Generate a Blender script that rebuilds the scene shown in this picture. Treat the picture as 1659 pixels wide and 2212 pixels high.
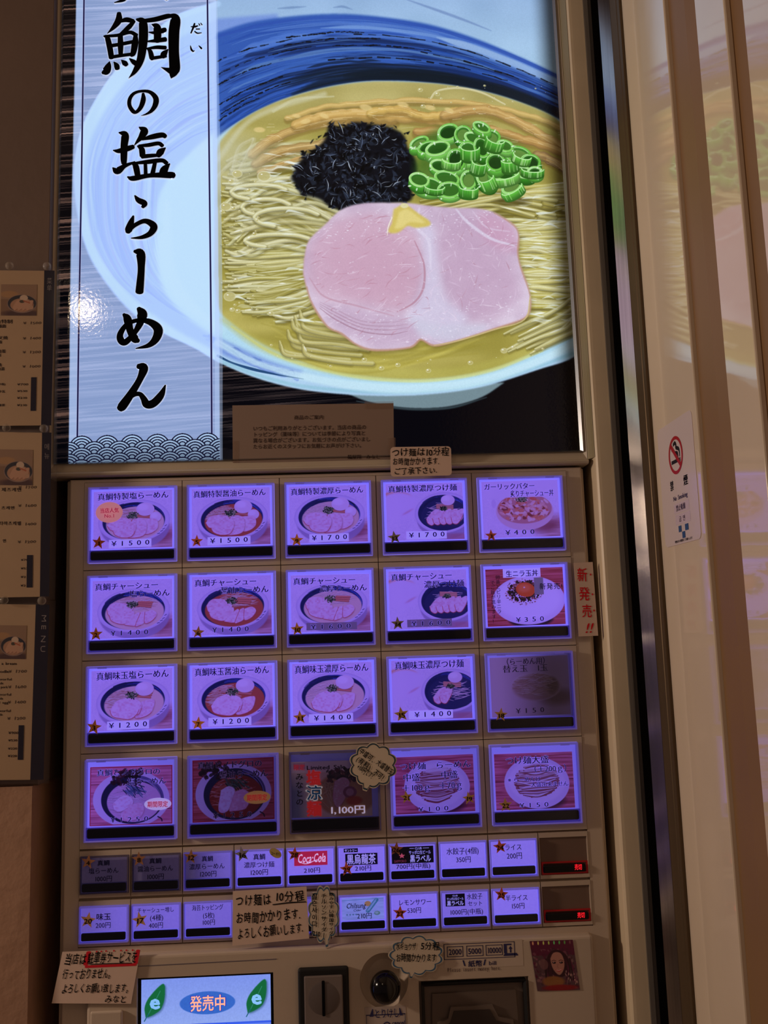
import bpy, bmesh, math, random
import numpy as np
from mathutils import Matrix, Vector
for o in list(bpy.data.objects): bpy.data.objects.remove(o)
S = bpy.context.scene
COL = S.collection

# ------------------------------------------------------------------ camera
F, YAW, PITCH, ROLL = 1900.0, -0.03614, 0.13315, 0.03174
Z0 = 1.60                                   # height of the top of the button grid above the floor
CAM = np.array([0.3134, -1.02972, Z0 - 0.18203])
def _rot(yaw, pitch, roll):
    cy, sy, cp, sp, cr, sr = math.cos(yaw), math.sin(yaw), math.cos(pitch), math.sin(pitch), math.cos(roll), math.sin(roll)
    return np.array([[cy,-sy,0],[sy,cy,0],[0,0,1]]) @ np.array([[1,0,0],[0,cp,-sp],[0,sp,cp]]) @ np.array([[cr,0,sr],[0,1,0],[-sr,0,cr]])
RM = _rot(YAW, PITCH, ROLL)
cam = bpy.data.cameras.new('camera'); camo = bpy.data.objects.new('camera', cam); COL.objects.link(camo)
cam.sensor_fit = 'HORIZONTAL'; cam.sensor_width = 36; cam.lens = F/1659*36; cam.clip_start = 0.01
mw = Matrix.Identity(4)
for i in range(3):
    mw[i][0] = RM[i][0]; mw[i][1] = RM[i][2]; mw[i][2] = -RM[i][1]; mw[i][3] = CAM[i]
camo.matrix_world = mw
S.camera = camo

# ------------------------------------------------------------------ world, exposure, lamps
S.view_settings.view_transform = 'Standard'; S.view_settings.look = 'None'
S.view_settings.exposure = 0.0; S.view_settings.gamma = 1.0; S.view_settings.use_curve_mapping = False
W = bpy.data.worlds.new('world'); S.world = W; W.use_nodes = True
W.node_tree.nodes['Background'].inputs[0].default_value = (1.0, 0.68, 0.60, 1)
W.node_tree.nodes['Background'].inputs[1].default_value = 0.062
def area(name, loc, target, size, power, color):
    l = bpy.data.lights.new(name, 'AREA'); l.size = size; l.energy = power; l.color = color; l.shape = 'DISK'
    o = bpy.data.objects.new(name, l); COL.objects.link(o); o.location = loc
    d = Vector(target) - Vector(loc); o.rotation_euler = d.to_track_quat('-Z', 'Y').to_euler()
    return o
area('ceiling_light_left', (-.50, -1.62, 2.43), (0.5, -0.1, 1.6), 0.06, 0.7, (1.0, 0.74, 0.50))
area('right_wall_fill', (-1.5, -0.45, 1.80), (0.645, -0.25, 1.3), 0.16, 14.0, (1.0, 0.76, 0.58))  # added fill light out of view, brightens the right wall; no real fitting
area('ceiling_light_behind', (.79, -2.6, 2.23), (0.3, 0, 1.4), 0.10, 1.2, (1.0, 0.72, 0.50))

# ------------------------------------------------------------------ photograph <-> plane helpers
def ray(x, y): return RM @ np.array([(x-829.5)/F, 1.0, -(y-1106)/F])
def PY(x, y, Y=0.0):
    d = ray(x, y); t = (Y-CAM[1])/d[1]; w = CAM + t*d; return (w[0], w[2])
def PX(x, y, X):
    d = ray(x, y); t = (X-CAM[0])/d[0]; w = CAM + t*d; return (w[1], w[2])

# ------------------------------------------------------------------ colour and materials
def lin(c): return tuple(((v/255)/12.92 if v/255 <= .04045 else ((v/255+.055)/1.055)**2.4) for v in c)
MATS = {}
def mat(name, srgb=(200,200,200), rough=.5, metal=0.0, emit=None, estr=1.0, spec=.5, noise=0.0, nscale=40, bump=0.0, bscale=60, stretch=(1,1,1), coat=0.0, alpha=1.0):
    if name in MATS: return MATS[name]
    m = bpy.data.materials.new(name); m.use_nodes = True; nt = m.node_tree; b = nt.nodes['Principled BSDF']
    c = lin(srgb)
    b.inputs['Base Color'].default_value = (*c, 1); b.inputs['Roughness'].default_value = rough
    b.inputs['Metallic'].default_value = metal; b.inputs['Specular IOR Level'].default_value = spec
    b.inputs['Coat Weight'].default_value = coat; b.inputs['Alpha'].default_value = alpha
    if emit: b.inputs['Emission Color'].default_value = (*lin(emit), 1); b.inputs['Emission Strength'].default_value = estr
    if noise or bump:
        tc = nt.nodes.new('ShaderNodeTexCoord'); mp = nt.nodes.new('ShaderNodeMapping'); mp.inputs['Scale'].default_value = stretch
        nt.links.new(tc.outputs['Object'], mp.inputs[0])
    if noise:
        n = nt.nodes.new('ShaderNodeTexNoise'); n.inputs['Scale'].default_value = nscale; n.inputs['Detail'].default_value = 5
        nt.links.new(mp.outputs[0], n.inputs['Vector'])
        r = nt.nodes.new('ShaderNodeValToRGB'); r.color_ramp.elements[0].position = .3; r.color_ramp.elements[1].position = .7
        r.color_ramp.elements[0].color = (*[v*(1-noise) for v in c], 1); r.color_ramp.elements[1].color = (*[min(1, v*(1+noise)) for v in c], 1)
        nt.links.new(n.outputs['Fac'], r.inputs[0]); nt.links.new(r.outputs[0], b.inputs['Base Color'])
    if bump:
        n = nt.nodes.new('ShaderNodeTexNoise'); n.inputs['Scale'].default_value = bscale; n.inputs['Detail'].default_value = 6
        nt.links.new(mp.outputs[0], n.inputs['Vector'])
        bp = nt.nodes.new('ShaderNodeBump'); bp.inputs['Strength'].default_value = bump; bp.inputs['Distance'].default_value = .004
        nt.links.new(n.outputs['Fac'], bp.inputs['Height']); nt.links.new(bp.outputs[0], b.inputs['Normal'])
    MATS[name] = m; return m
def clear_mat(name='clear_plastic', tint=(235,235,255), gloss=.06, rough=.05):
    if name in MATS: return MATS[name]
    m = bpy.data.materials.new(name); m.use_nodes = True; nt = m.node_tree; nt.nodes.clear()
    out = nt.nodes.new('ShaderNodeOutputMaterial'); mix = nt.nodes.new('ShaderNodeMixShader')
    tr = nt.nodes.new('ShaderNodeBsdfTransparent'); tr.inputs[0].default_value = (*lin(tint), 1)
    gl = nt.nodes.new('ShaderNodeBsdfGlossy'); gl.inputs['Roughness'].default_value = rough
    fr = nt.nodes.new('ShaderNodeFresnel'); fr.inputs[0].default_value = 1.45
    nt.links.new(fr.outputs[0], mix.inputs[0]); nt.links.new(tr.outputs[0], mix.inputs[1]); nt.links.new(gl.outputs[0], mix.inputs[2])
    nt.links.new(mix.outputs[0], out.inputs[0]); MATS[name] = m; return m
def haze_mat(name, srgb, a, rough=.4, emit=None, estr=0):
    m = mat(name, srgb, rough, alpha=a, emit=emit, estr=estr); return m

# ------------------------------------------------------------------ mesh helpers
def link(name, me, m=None, parent=None, label=None, cat=None, group=None, kind=None):
    o = bpy.data.objects.new(name, me); COL.objects.link(o)
    if m is not None: o.data.materials.append(m)
    if parent is not None: o.parent = parent
    if label: o['label'] = label
    if cat: o['category'] = cat
    if group: o['group'] = group
    if kind: o['kind'] = kind
    return o
def empty(name, loc, label, cat, group=None, kind=None):
    o = bpy.data.objects.new(name, None); o.empty_display_size = .02; COL.objects.link(o); o.location = loc
    o['label'] = label; o['category'] = cat
    if group: o['group'] = group
    if kind: o['kind'] = kind
    return o
def put(o, parent):
    """parent o to an Empty while keeping world-space vertices"""
    o.parent = parent
    loc = Vector((0, 0, 0)); q = parent
    while q is not None: loc += q.location; q = q.parent
    o.location = o.location - loc
    return o
def box_bm(bm, x0, x1, y0, y1, z0, z1, bev=0.0, seg=2):
    r = bmesh.ops.create_cube(bm, size=1.0); vs = r['verts']
    for v in vs:
        v.co = Vector(((x0+x1)/2+v.co.x*(x1-x0), (y0+y1)/2+v.co.y*(y1-y0), (z0+z1)/2+v.co.z*(z1-z0)))
    if bev:
        es = list({e for v in vs for e in v.link_edges})
        bmesh.ops.bevel(bm, geom=es, offset=bev, segments=seg, affect='EDGES', profile=.5)
def bm_obj(name, bm, m=None, parent=None, smooth=False, **k):
    bmesh.ops.recalc_face_normals(bm, faces=bm.faces)
    me = bpy.data.meshes.new(name); bm.to_mesh(me); bm.free()
    if smooth:
        for p in me.polygons: p.use_smooth = True
    o = link(name, me, m, None, **k)
    if parent is not None: put(o, parent)
    return o
def box(name, x0, x1, y0, y1, z0, z1, m, parent=None, bev=0.0, seg=2, **k):
    bm = bmesh.new(); box_bm(bm, x0, x1, y0, y1, z0, z1, bev, seg); return bm_obj(name, bm, m, parent, **k)
def frame_bm(bm, x0, x1, z0, z1, ix0, ix1, iz0, iz1, yf, yb, yin=None):
    """rectangular ring: outer rectangle, inner opening, front at yf, back at yb; inner edge may slope to yin"""
    if yin is None: yin = yf
    O = [(x0,z0),(x1,z0),(x1,z1),(x0,z1)]; I = [(ix0,iz0),(ix1,iz0),(ix1,iz1),(ix0,iz1)]
    vo = [bm.verts.new((x,yf,z)) for x,z in O]; vi = [bm.verts.new((x,yin,z)) for x,z in I]
    wo = [bm.verts.new((x,yb,z)) for x,z in O]; wi = [bm.verts.new((x,yb,z)) for x,z in I]
    for i in range(4):
        j = (i+1) % 4
        bm.faces.new((vo[i],vo[j],vi[j],vi[i])); bm.faces.new((wo[i],wi[i],wi[j],wo[j]))
        bm.faces.new((vo[i],wo[i],wo[j],vo[j])); bm.faces.new((vi[i],vi[j],wi[j],wi[i]))
def plate(name, pts, y0, y1, m, parent=None, **k):
    """extruded outline: pts are (x,z); front face at y0, back at y1"""
    bm = bmesh.new(); f = [bm.verts.new((x,y0,z)) for x,z in pts]; b = [bm.verts.new((x,y1,z)) for x,z in pts]; n = len(pts)
    bm.faces.new(f); bm.faces.new(b[::-1])
    for i in range(n): bm.faces.new((f[i], b[i], b[(i+1)%n], f[(i+1)%n]))
    return bm_obj(name, bm, m, parent, **k)
def lathe(name, prof, cx, cz, m, parent=None, n=40, **k):
    """profile of (radius, y) turned about the y axis through (cx, cz)"""
    bm = bmesh.new(); rings = []
    for r, y in prof:
        rings.append([bm.verts.new((cx+r*math.cos(2*math.pi*i/n), y, cz+r*math.sin(2*math.pi*i/n))) for i in range(n)] if r > 1e-6 else [bm.verts.new((cx,y,cz))])
    for a, b in zip(rings, rings[1:]):
        for i in range(n):
            j = (i+1) % n
            if len(a) == 1: bm.faces.new((a[0], b[i], b[j]))
            elif len(b) == 1: bm.faces.new((a[i], a[j], b[0]))
            else: bm.faces.new((a[i], a[j], b[j], b[i]))
    return bm_obj(name, bm, m, parent, smooth=True, **k)
def resample(pts, n=8):
    """Catmull-Rom through rows of any dimension"""
    P = np.array(pts, float)
    if len(P) < 3:
        t = np.linspace(0, 1, n+1)[:, None]; return P[0]*(1-t)+P[-1]*t
    Q = np.vstack([2*P[0]-P[1], P, 2*P[-1]-P[-2]]); out = []
    for i in range(1, len(Q)-2):
        for t in np.linspace(0, 1, n, endpoint=False):
            a, b, c, d = Q[i-1], Q[i], Q[i+1], Q[i+2]
            out.append(.5*((2*b)+(-a+c)*t+(2*a-5*b+4*c-d)*t*t+(-a+3*b-3*c+d)*t**3))
    out.append(P[-1]); return np.array(out)

# ------------------------------------------------------------------ lettering
_g = {}
_tc = bpy.data.curves.new('type', 'FONT'); _tc.resolution_u = 2
_to = bpy.data.objects.new('type', _tc); COL.objects.link(_to)
def glyph(ch, thin):
    k = (ch, thin)
    if k in _g: return _g[k]
    _tc.body = ch; _tc.offset = (-0.0105 if ord(ch) >= 0x1100 else -0.017) if thin else 0.0
    bpy.context.view_layer.update(); dg = bpy.context.evaluated_depsgraph_get(); ev = _to.evaluated_get(dg); me = ev.to_mesh()
    n = len(me.vertices); co = np.empty(n*3); me.vertices.foreach_get('co', co); V = co.reshape(-1, 3)[:, :2].copy()
    Fc = [tuple(p.vertices) for p in me.polygons]; ev.to_mesh_clear()
    if n == 0: adv = .5 if ord(ch) < 0x2000 else 1.0
    elif ord(ch) < 0x1100 or 0xFF61 <= ord(ch) <= 0xFF9F: adv = V[:, 0].max() + max(.03, min(.1, V[:, 0].min()))
    else: adv = 1.0
    _g[k] = (V, Fc, adv); return _g[k]
STYLE = {'plain': (False, [(-.01,0),(.01,0)]), 'mincho': (True, [(-.026,0),(.026,0),(-.009,.0),(.009,.0)]), 'bold': (False, [(-.018,0),(.018,0),(0,.014),(0,-.014)]),
         'heavy': (False, [(-.04,0),(.04,0),(0,.03),(0,-.03),(-.03,.02),(.03,-.02)]), 'hand': (False, [(-.014,-.01),(.014,.01),(0,0)]), 'halo': (False, [(.034,0),(-.034,0),(0,.034),(0,-.034),(.024,.024),(-.024,-.024),(.024,-.024),(-.024,.024)]), 'light': (True, [(0,0),(.01,0)])}
def layout(s, style='plain', mono=None, vertical=False, turned=False, jitter=0, seed=0, track=0.0, slant=0.0):
    thin, cps = STYLE[style]; rnd = random.Random(seed+len(s)*7); V = []; FF = []; pen = 0.0; n = 0
    for ch in s:
        g, Fc, adv = glyph(ch, thin)
        if mono: adv2 = mono
        else: adv2 = adv
        G = g
        if len(g):
            G = g.copy()
            if mono: G[:, 0] += (mono - (g[:,0].max()+g[:,0].min()))/2
            if vertical:
                if ch in 'ー-―' or turned:
                    G = np.stack([G[:,1]+.12, .88-G[:,0]], 1)
                elif ord(ch) < 0x1100: G[:, 0] += .5-(g[:,0].max()+g[:,0].min())/2
            if jitter:
                a = rnd.uniform(-1, 1)*jitter*.13; c = np.array([.5, .38]); sc = 1+rnd.uniform(-.12, .08)*jitter
                G = (G-c) @ np.array([[math.cos(a), math.sin(a)],[-math.sin(a), math.cos(a)]])*sc + c + np.array([0, rnd.uniform(-.05,.05)*jitter])
            if slant: G[:, 0] += G[:, 1]*slant
        for ci, (dx, dy) in enumerate(cps):
            if len(G):
                off = np.array([0, -pen]) if vertical else np.array([pen, 0])
                V.append(np.hstack([G + off + np.array([dx, dy]), np.full((len(G), 1), ci*2.5e-5)])); FF += [tuple(i+n for i in f) for f in Fc]; n += len(G)
        pen += (1.0+track) if vertical else adv2+track
    return (np.vstack(V) if V else np.zeros((0, 3))), FF, pen-track
class Surf:
    """maps (u right, v down) in 0..1 on a flat patch to world points; corners tl,tr,br,bl as 3-D points"""
    def __init__(s, tl, tr, br, bl): s.c = [np.array(p, float) for p in (tl, tr, br, bl)]; s.n = np.cross(s.c[1]-s.c[0], s.c[3]-s.c[0]); s.n /= np.linalg.norm(s.n); s.n = -s.n if s.n @ (CAM-s.c[0]) < 0 else s.n
    def __call__(s, u, v, off=0.0):
        u = np.asarray(u)[..., None]; v = np.asarray(v)[..., None]; off = np.asarray(off)[..., None]
        return s.c[0]*(1-u)*(1-v)+s.c[1]*u*(1-v)+s.c[2]*u*v+s.c[3]*(1-u)*v + s.n*off
def px_surf(tl, tr, br, bl, Y=0.0):
    return Surf(*[(PY(*p, Y)[0], Y, PY(*p, Y)[1]) for p in (tl, tr, br, bl)])
def lettering(surf, items, parent, name='lettering', off=.0003, default=(12,10,40), label=None):
    """items: (text, u0, v0, u1, v1, style, opts). All glyphs of one panel become one flat-print mesh."""
    V = []; FF = []; MI = []; mats = []; n = 0
    for it in items:
        s, u0, v0, u1, v1, st = it[:6]; op = it[6] if len(it) > 6 else {}
        vert = op.get('vert', False)
        L, Fc, pen = layout(s, st, op.get('mono'), vert, 'vrot' in op, op.get('jit', 0), op.get('seed', 0), op.get('track', 0), op.get('slant', 0))
        if not len(L): continue
        if vert: U = u0+(L[:,0])*(u1-u0); T = v0+(.88-L[:,1])/pen*(v1-v0)
        else: U = u0+L[:,0]/pen*(u1-u0); T = v0+(.84-L[:,1])/.92*(v1-v0)
        T = T + op.get('skew', 0)*(U-u0)
        if 'rot' in op:
            a = math.radians(op['rot']); asp = op.get('asp', 1.0); cu, cv = (u0+u1)/2, (v0+v1)/2
            dU = (U-cu)*asp; dT = T-cv; U, T = cu+(dU*math.cos(a)-dT*math.sin(a))/asp, cv+(dU*math.sin(a)+dT*math.cos(a))
        P = surf(U, T, off+op.get('lift', 0)+L[:,2]); c = op.get('color', default)
        key = (tuple(c), op.get('glow', 0))
        if key not in mats: mats.append(key)
        V.append(P); FF += [tuple(i+n for i in f) for f in Fc]; MI += [mats.index(key)]*len(Fc); n += len(P)
    if not V: return None
    me = bpy.data.meshes.new(name); me.from_pydata(np.vstack(V).tolist(), [], FF)
    for c, g in mats: me.materials.append(mat('ink_%d_%d_%d_%g' % (*c, g), c, .6, emit=c if g else None, estr=g, spec=.1))
    me.polygons.foreach_set('material_index', MI); me.update()
    o = link(name, me, None, None, label=label, kind='stuff')
    if parent is not None: put(o, parent)
    return o
def ribbons(name, surf, strokes, m, parent, off=.0004, asp=1.0, **k):
    """strokes: lists of (u,v,width) with width in u units; one mesh of flat brush strokes"""
    bm = bmesh.new()
    for si, st in enumerate(strokes):
        o1 = off+si*1.2e-5
        R = resample(st, 6); P = R[:, :2]*np.array([asp, 1]) ; T = np.gradient(P, axis=0); T /= np.linalg.norm(T, axis=1)[:, None]+1e-9
        N = np.stack([-T[:,1], T[:,0]], 1); w = np.abs(R[:, 2:3])/2*asp
        A = (P+N*w)/np.array([asp,1]); B = (P-N*w)/np.array([asp,1])
        a = [bm.verts.new(p) for p in surf(A[:,0], A[:,1], o1)]; b = [bm.verts.new(p) for p in surf(B[:,0], B[:,1], o1)]
        for i in range(len(a)-1): bm.faces.new((a[i], a[i+1], b[i+1], b[i]))
        for e, s in ((0, -1), (len(R)-1, 1)):         # rounded ends
            r = float(w[e][0])
            if r > 1e-5:
                t = T[e]*s; nn = N[e]; ang = np.linspace(-math.pi/2, math.pi/2, 7)
                C = (P[e] + np.outer(np.cos(ang)*r*.6, t) + np.outer(np.sin(ang)*r, nn))/np.array([asp,1])
                bm.faces.new([bm.verts.new(p) for p in surf(C[:,0], C[:,1], o1+5e-6)])
    me = bpy.data.meshes.new(name); bm.to_mesh(me); bm.free()
    o = link(name, me, m, None, **k)
    if parent is not None: put(o, parent)
    return o
def flat_polys(name, surf, polys, m, parent, off=.0002, thick=0.0, **k):
    bm = bmesh.new()
    for pts in polys:
        P = np.array(pts); a = [bm.verts.new(p) for p in surf(P[:,0], P[:,1], off)]
        f = bm.faces.new(a)
        if thick:
            b = [bm.verts.new(p) for p in surf(P[:,0], P[:,1], off-thick)]
            for i in range(len(a)): bm.faces.new((a[i], b[i], b[(i+1)%len(a)], a[(i+1)%len(a)]))
            bm.faces.new(b[::-1])
    me = bpy.data.meshes.new(name); bm.to_mesh(me); bm.free()
    o = link(name, me, m, None, **k)
    if parent is not None: put(o, parent)
    return o

# ------------------------------------------------------------------ flat print, painted stroke by stroke into an array
class Canvas:
    def __init__(s, w, h, bg=(255,255,255)): s.w, s.h = w, h; s.a = np.empty((h, w, 3), np.float32); s.a[:] = bg
    def _bb(s, x0, y0, x1, y1, pad):
        x0 = max(0, int(x0-pad)); y0 = max(0, int(y0-pad)); x1 = min(s.w, int(x1+pad)+1); y1 = min(s.h, int(y1+pad)+1)
        return (x0, y0, x1, y1) if x1 > x0 and y1 > y0 else None
    def mix(s, bb, mask, color):
        x0, y0, x1, y1 = bb; r = s.a[y0:y1, x0:x1]; r += (np.asarray(color, np.float32)-r)*mask[..., None]
    def ell(s, cx, cy, rx, ry, color, alpha=1, soft=1.5, rot=0, pow=2, shade=0, clip=None):
        m = max(rx, ry); bb = s._bb(cx-m, cy-m, cx+m, cy+m, soft+2)
        if not bb: return
        Y, X = np.mgrid[bb[1]:bb[3], bb[0]:bb[2]].astype(np.float32); dx = X-cx; dy = Y-cy; c, q = math.cos(rot), math.sin(rot)
        e = (np.abs((dx*c+dy*q)/rx)**pow+np.abs((-dx*q+dy*c)/ry)**pow)**(1/pow)
        mk = np.clip((1-e)*min(rx, ry)/soft+.5, 0, 1)*alpha
        if clip is not None: mk = mk*clip[bb[1]:bb[3], bb[0]:bb[2]]
        col = np.asarray(color, np.float32)
        if shade: col = col*(1-shade*np.clip(e, 0, 1)**2)[..., None]
        s.mix(bb, mk, col)
    def mask(s, pts, blur=1):
        P = np.asarray(pts, float); bb = s._bb(P[:,0].min(), P[:,1].min(), P[:,0].max(), P[:,1].max(), blur+2)
        if not bb: return None, None
        H, Wd = bb[3]-bb[1], bb[2]-bb[0]; ins = np.zeros((H, Wd), np.int8)
        xs = np.arange(bb[0], bb[2])+.5; ys = np.arange(bb[1], bb[3])+.5
        for i in range(len(P)):
            (xa, ya), (xb, yb) = P[i], P[(i+1) % len(P)]
            if ya == yb: continue
            r = np.nonzero((ys > min(ya, yb)) & (ys <= max(ya, yb)))[0]
            if len(r): xi = xa+(ys[r]-ya)*(xb-xa)/(yb-ya); ins[r] ^= (xs[None, :] > xi[:, None]).astype(np.int8)
        m = ins.astype(np.float32)
        k = max(1, int(blur))
        for _ in range(2):
            for ax in (0, 1):
                n = m.shape[ax]
                if n <= 2*k+1: continue
                pad = [(0,0),(0,0)]; pad[ax] = (k+1, k); c = np.cumsum(np.pad(m, pad, mode='edge'), axis=ax)
                m = (np.take(c, range(2*k+1, n+2*k+1), ax)-np.take(c, range(0, n), ax))/(2*k+1)
        return bb, m
    def poly(s, pts, color, alpha=1, blur=1):
        bb, m = s.mask(pts, blur)
        if bb: s.mix(bb, m*alpha, color)
    def stroke(s, pts, w, color, alpha=1, soft=1.2, shade=0.0, hi=0.0, n=6, clip=None, hicol=(255,255,250)):
        P = np.array([(p[0], p[1], (p[2] if len(p) > 2 else 1)*w) for p in pts]); R = resample(P, n); mw = R[:,2].max()
        bb = s._bb(R[:,0].min(), R[:,1].min(), R[:,0].max(), R[:,1].max(), mw+soft+2)
        if not bb: return
        H, Wd = bb[3]-bb[1], bb[2]-bb[0]; D = np.full((H, Wd), 9., np.float32); SD = np.zeros((H, Wd), np.float32); WW = np.ones((H, Wd), np.float32)
        for a, b in zip(R, R[1:]):
            x0 = max(0, int(min(a[0], b[0])-mw-soft-1)-bb[0]); x1 = min(Wd, int(max(a[0], b[0])+mw+soft+2)-bb[0])
            y0 = max(0, int(min(a[1], b[1])-mw-soft-1)-bb[1]); y1 = min(H, int(max(a[1], b[1])+mw+soft+2)-bb[1])
            if x1 <= x0 or y1 <= y0: continue
            Y, X = np.mgrid[y0:y1, x0:x1].astype(np.float32); X += bb[0]-a[0]; Y += bb[1]-a[1]
            d = b[:2]-a[:2]; L2 = d@d+1e-6; t = np.clip((X*d[0]+Y*d[1])/L2, 0, 1)
            wd = np.maximum(.3, (a[2]+(b[2]-a[2])*t)/2); ex = X-t*d[0]; ey = Y-t*d[1]; q = np.sqrt(ex*ex+ey*ey)/wd
            sd = np.sign(d[0]*ey-d[1]*ex)*q
            if d[0] < 0: sd = -sd
            u = q < D[y0:y1, x0:x1]
            D[y0:y1, x0:x1][u] = q[u]; SD[y0:y1, x0:x1][u] = sd[u]; WW[y0:y1, x0:x1][u] = wd[u]
        m = np.clip((1-D)*WW/soft+.5, 0, 1)*alpha; m[D > 8] = 0
        if clip is not None: m = m*clip[bb[1]:bb[3], bb[0]:bb[2]]
        col = np.ones((H, Wd, 3), np.float32)*np.asarray(color, np.float32)
        if shade: col *= (1-shade*np.clip(D, 0, 1)**2 - shade*.5*np.clip(SD, -1, 1))[..., None]
        if hi: g = (np.exp(-((SD+.35)/.28)**2)*hi)[..., None]; col += (np.asarray(hicol, np.float32)-col)*g
        s.mix(bb, m, np.clip(col, 0, 255))
    def noise(s, amp, cell=(3, 3), seed=0, region=None):
        r = np.random.RandomState(seed); n = r.rand(s.h//cell[1]+2, s.w//cell[0]+2).astype(np.float32)
        n = np.repeat(np.repeat(n, cell[1], 0), cell[0], 1)[:s.h, :s.w]
        for ax in (0, 1):
            k = cell[1-ax]
            if k > 1: n = sum(np.roll(n, i, ax) for i in range(-(k//2), k//2+1))/(2*(k//2)+1)
        n = (n-.5)*amp
        if region is not None: n = n*region
        s.a *= (1+n)[..., None]
    def image(s, name):
        im = bpy.data.images.new(name, s.w, s.h); buf = np.ones((s.h, s.w, 4), np.float32); buf[..., :3] = np.clip(s.a[::-1], 0, 255)/255
        im.pixels.foreach_set(buf.ravel()); im.update(); im.pack(); return im
def value_noise(h, w, cy, cx, seed):
    """smooth noise 0..1, cells of cy x cx pixels"""
    r = np.random.RandomState(seed); gy, gx = int(h/cy)+3, int(w/cx)+3; g = r.rand(gy, gx).astype(np.float32)
    y = np.arange(h)/cy; x = np.arange(w)/cx; yi = y.astype(int); xi = x.astype(int); fy = (y-yi)[:, None]; fx = (x-xi)[None, :]
    fy = fy*fy*(3-2*fy); fx = fx*fx*(3-2*fx)
    return (g[yi][:, xi]*(1-fy)*(1-fx)+g[yi][:, xi+1]*(1-fy)*fx+g[yi+1][:, xi]*fy*(1-fx)+g[yi+1][:, xi+1]*fy*fx)
def print_mat(name, im, base=.8, tint=(1,1,1), strength=1.0, rough=.35, side=None, spec=.5, edge=None):
    """printed sheet with a lamp behind it: the print filters the backlight; side=(left,right) lamp levels; edge: the tube stops short of the right frame"""
    m = bpy.data.materials.new(name); m.use_nodes = True; nt = m.node_tree; b = nt.nodes['Principled BSDF']
    t = nt.nodes.new('ShaderNodeTexImage'); t.image = im; t.extension = 'EXTEND'
    mul = nt.nodes.new('ShaderNodeMix'); mul.data_type = 'RGBA'; mul.blend_type = 'MULTIPLY'; mul.inputs[0].default_value = 1; mul.inputs[7].default_value = (*tint, 1)
    nt.links.new(t.outputs[0], mul.inputs[6]); nt.links.new(mul.outputs[2], b.inputs['Emission Color']); b.inputs['Emission Strength'].default_value = strength
    dk = nt.nodes.new('ShaderNodeMix'); dk.data_type = 'RGBA'; dk.blend_type = 'MULTIPLY'; dk.inputs[0].default_value = 1; dk.inputs[7].default_value = (base, base, base, 1)
    nt.links.new(t.outputs[0], dk.inputs[6]); nt.links.new(dk.outputs[2], b.inputs['Base Color'])
    b.inputs['Roughness'].default_value = rough; b.inputs['Specular IOR Level'].default_value = spec
    if side or edge:
        uv = nt.nodes.new('ShaderNodeUVMap'); sx = nt.nodes.new('ShaderNodeSeparateXYZ'); nt.links.new(uv.outputs[0], sx.inputs[0])
        mr = nt.nodes.new('ShaderNodeMapRange'); mr.interpolation_type = 'SMOOTHSTEP'; nt.links.new(sx.outputs[0], mr.inputs[0])
        if side: mr.inputs[1].default_value = side[2] if len(side) > 2 else 0; mr.inputs[2].default_value = side[3] if len(side) > 3 else 1; mr.inputs[3].default_value = side[0]*strength; mr.inputs[4].default_value = side[1]*strength
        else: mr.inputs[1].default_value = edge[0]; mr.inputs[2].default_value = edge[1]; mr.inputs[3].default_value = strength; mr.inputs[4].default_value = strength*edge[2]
        nt.links.new(mr.outputs[0], b.inputs['Emission Strength'])
    return m
def uv_quad(name, surf, m, parent, off=0.0, u=(0,1), v=(0,1), thick=0.0, **k):
    bm = bmesh.new(); L = bm.loops.layers.uv.new('UVMap')
    cs = [(u[0],v[0]),(u[1],v[0]),(u[1],v[1]),(u[0],v[1])]
    a = [bm.verts.new(surf(p, q, off)) for p, q in cs]; f = bm.faces.new(a)
    for lp, uvv in zip(f.loops, [(0,1),(1,1),(1,0),(0,0)]): lp[L].uv = uvv
    if thick:
        b = [bm.verts.new(surf(p, q, off-thick)) for p, q in cs]
        for i in range(4): bm.faces.new((a[i], b[i], b[(i+1)%4], a[(i+1)%4]))
        bm.faces.new(b[::-1])
    me = bpy.data.meshes.new(name); bm.to_mesh(me); bm.free(); o = link(name, me, m, None, **k)
    if parent is not None: put(o, parent)
    return o

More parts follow.
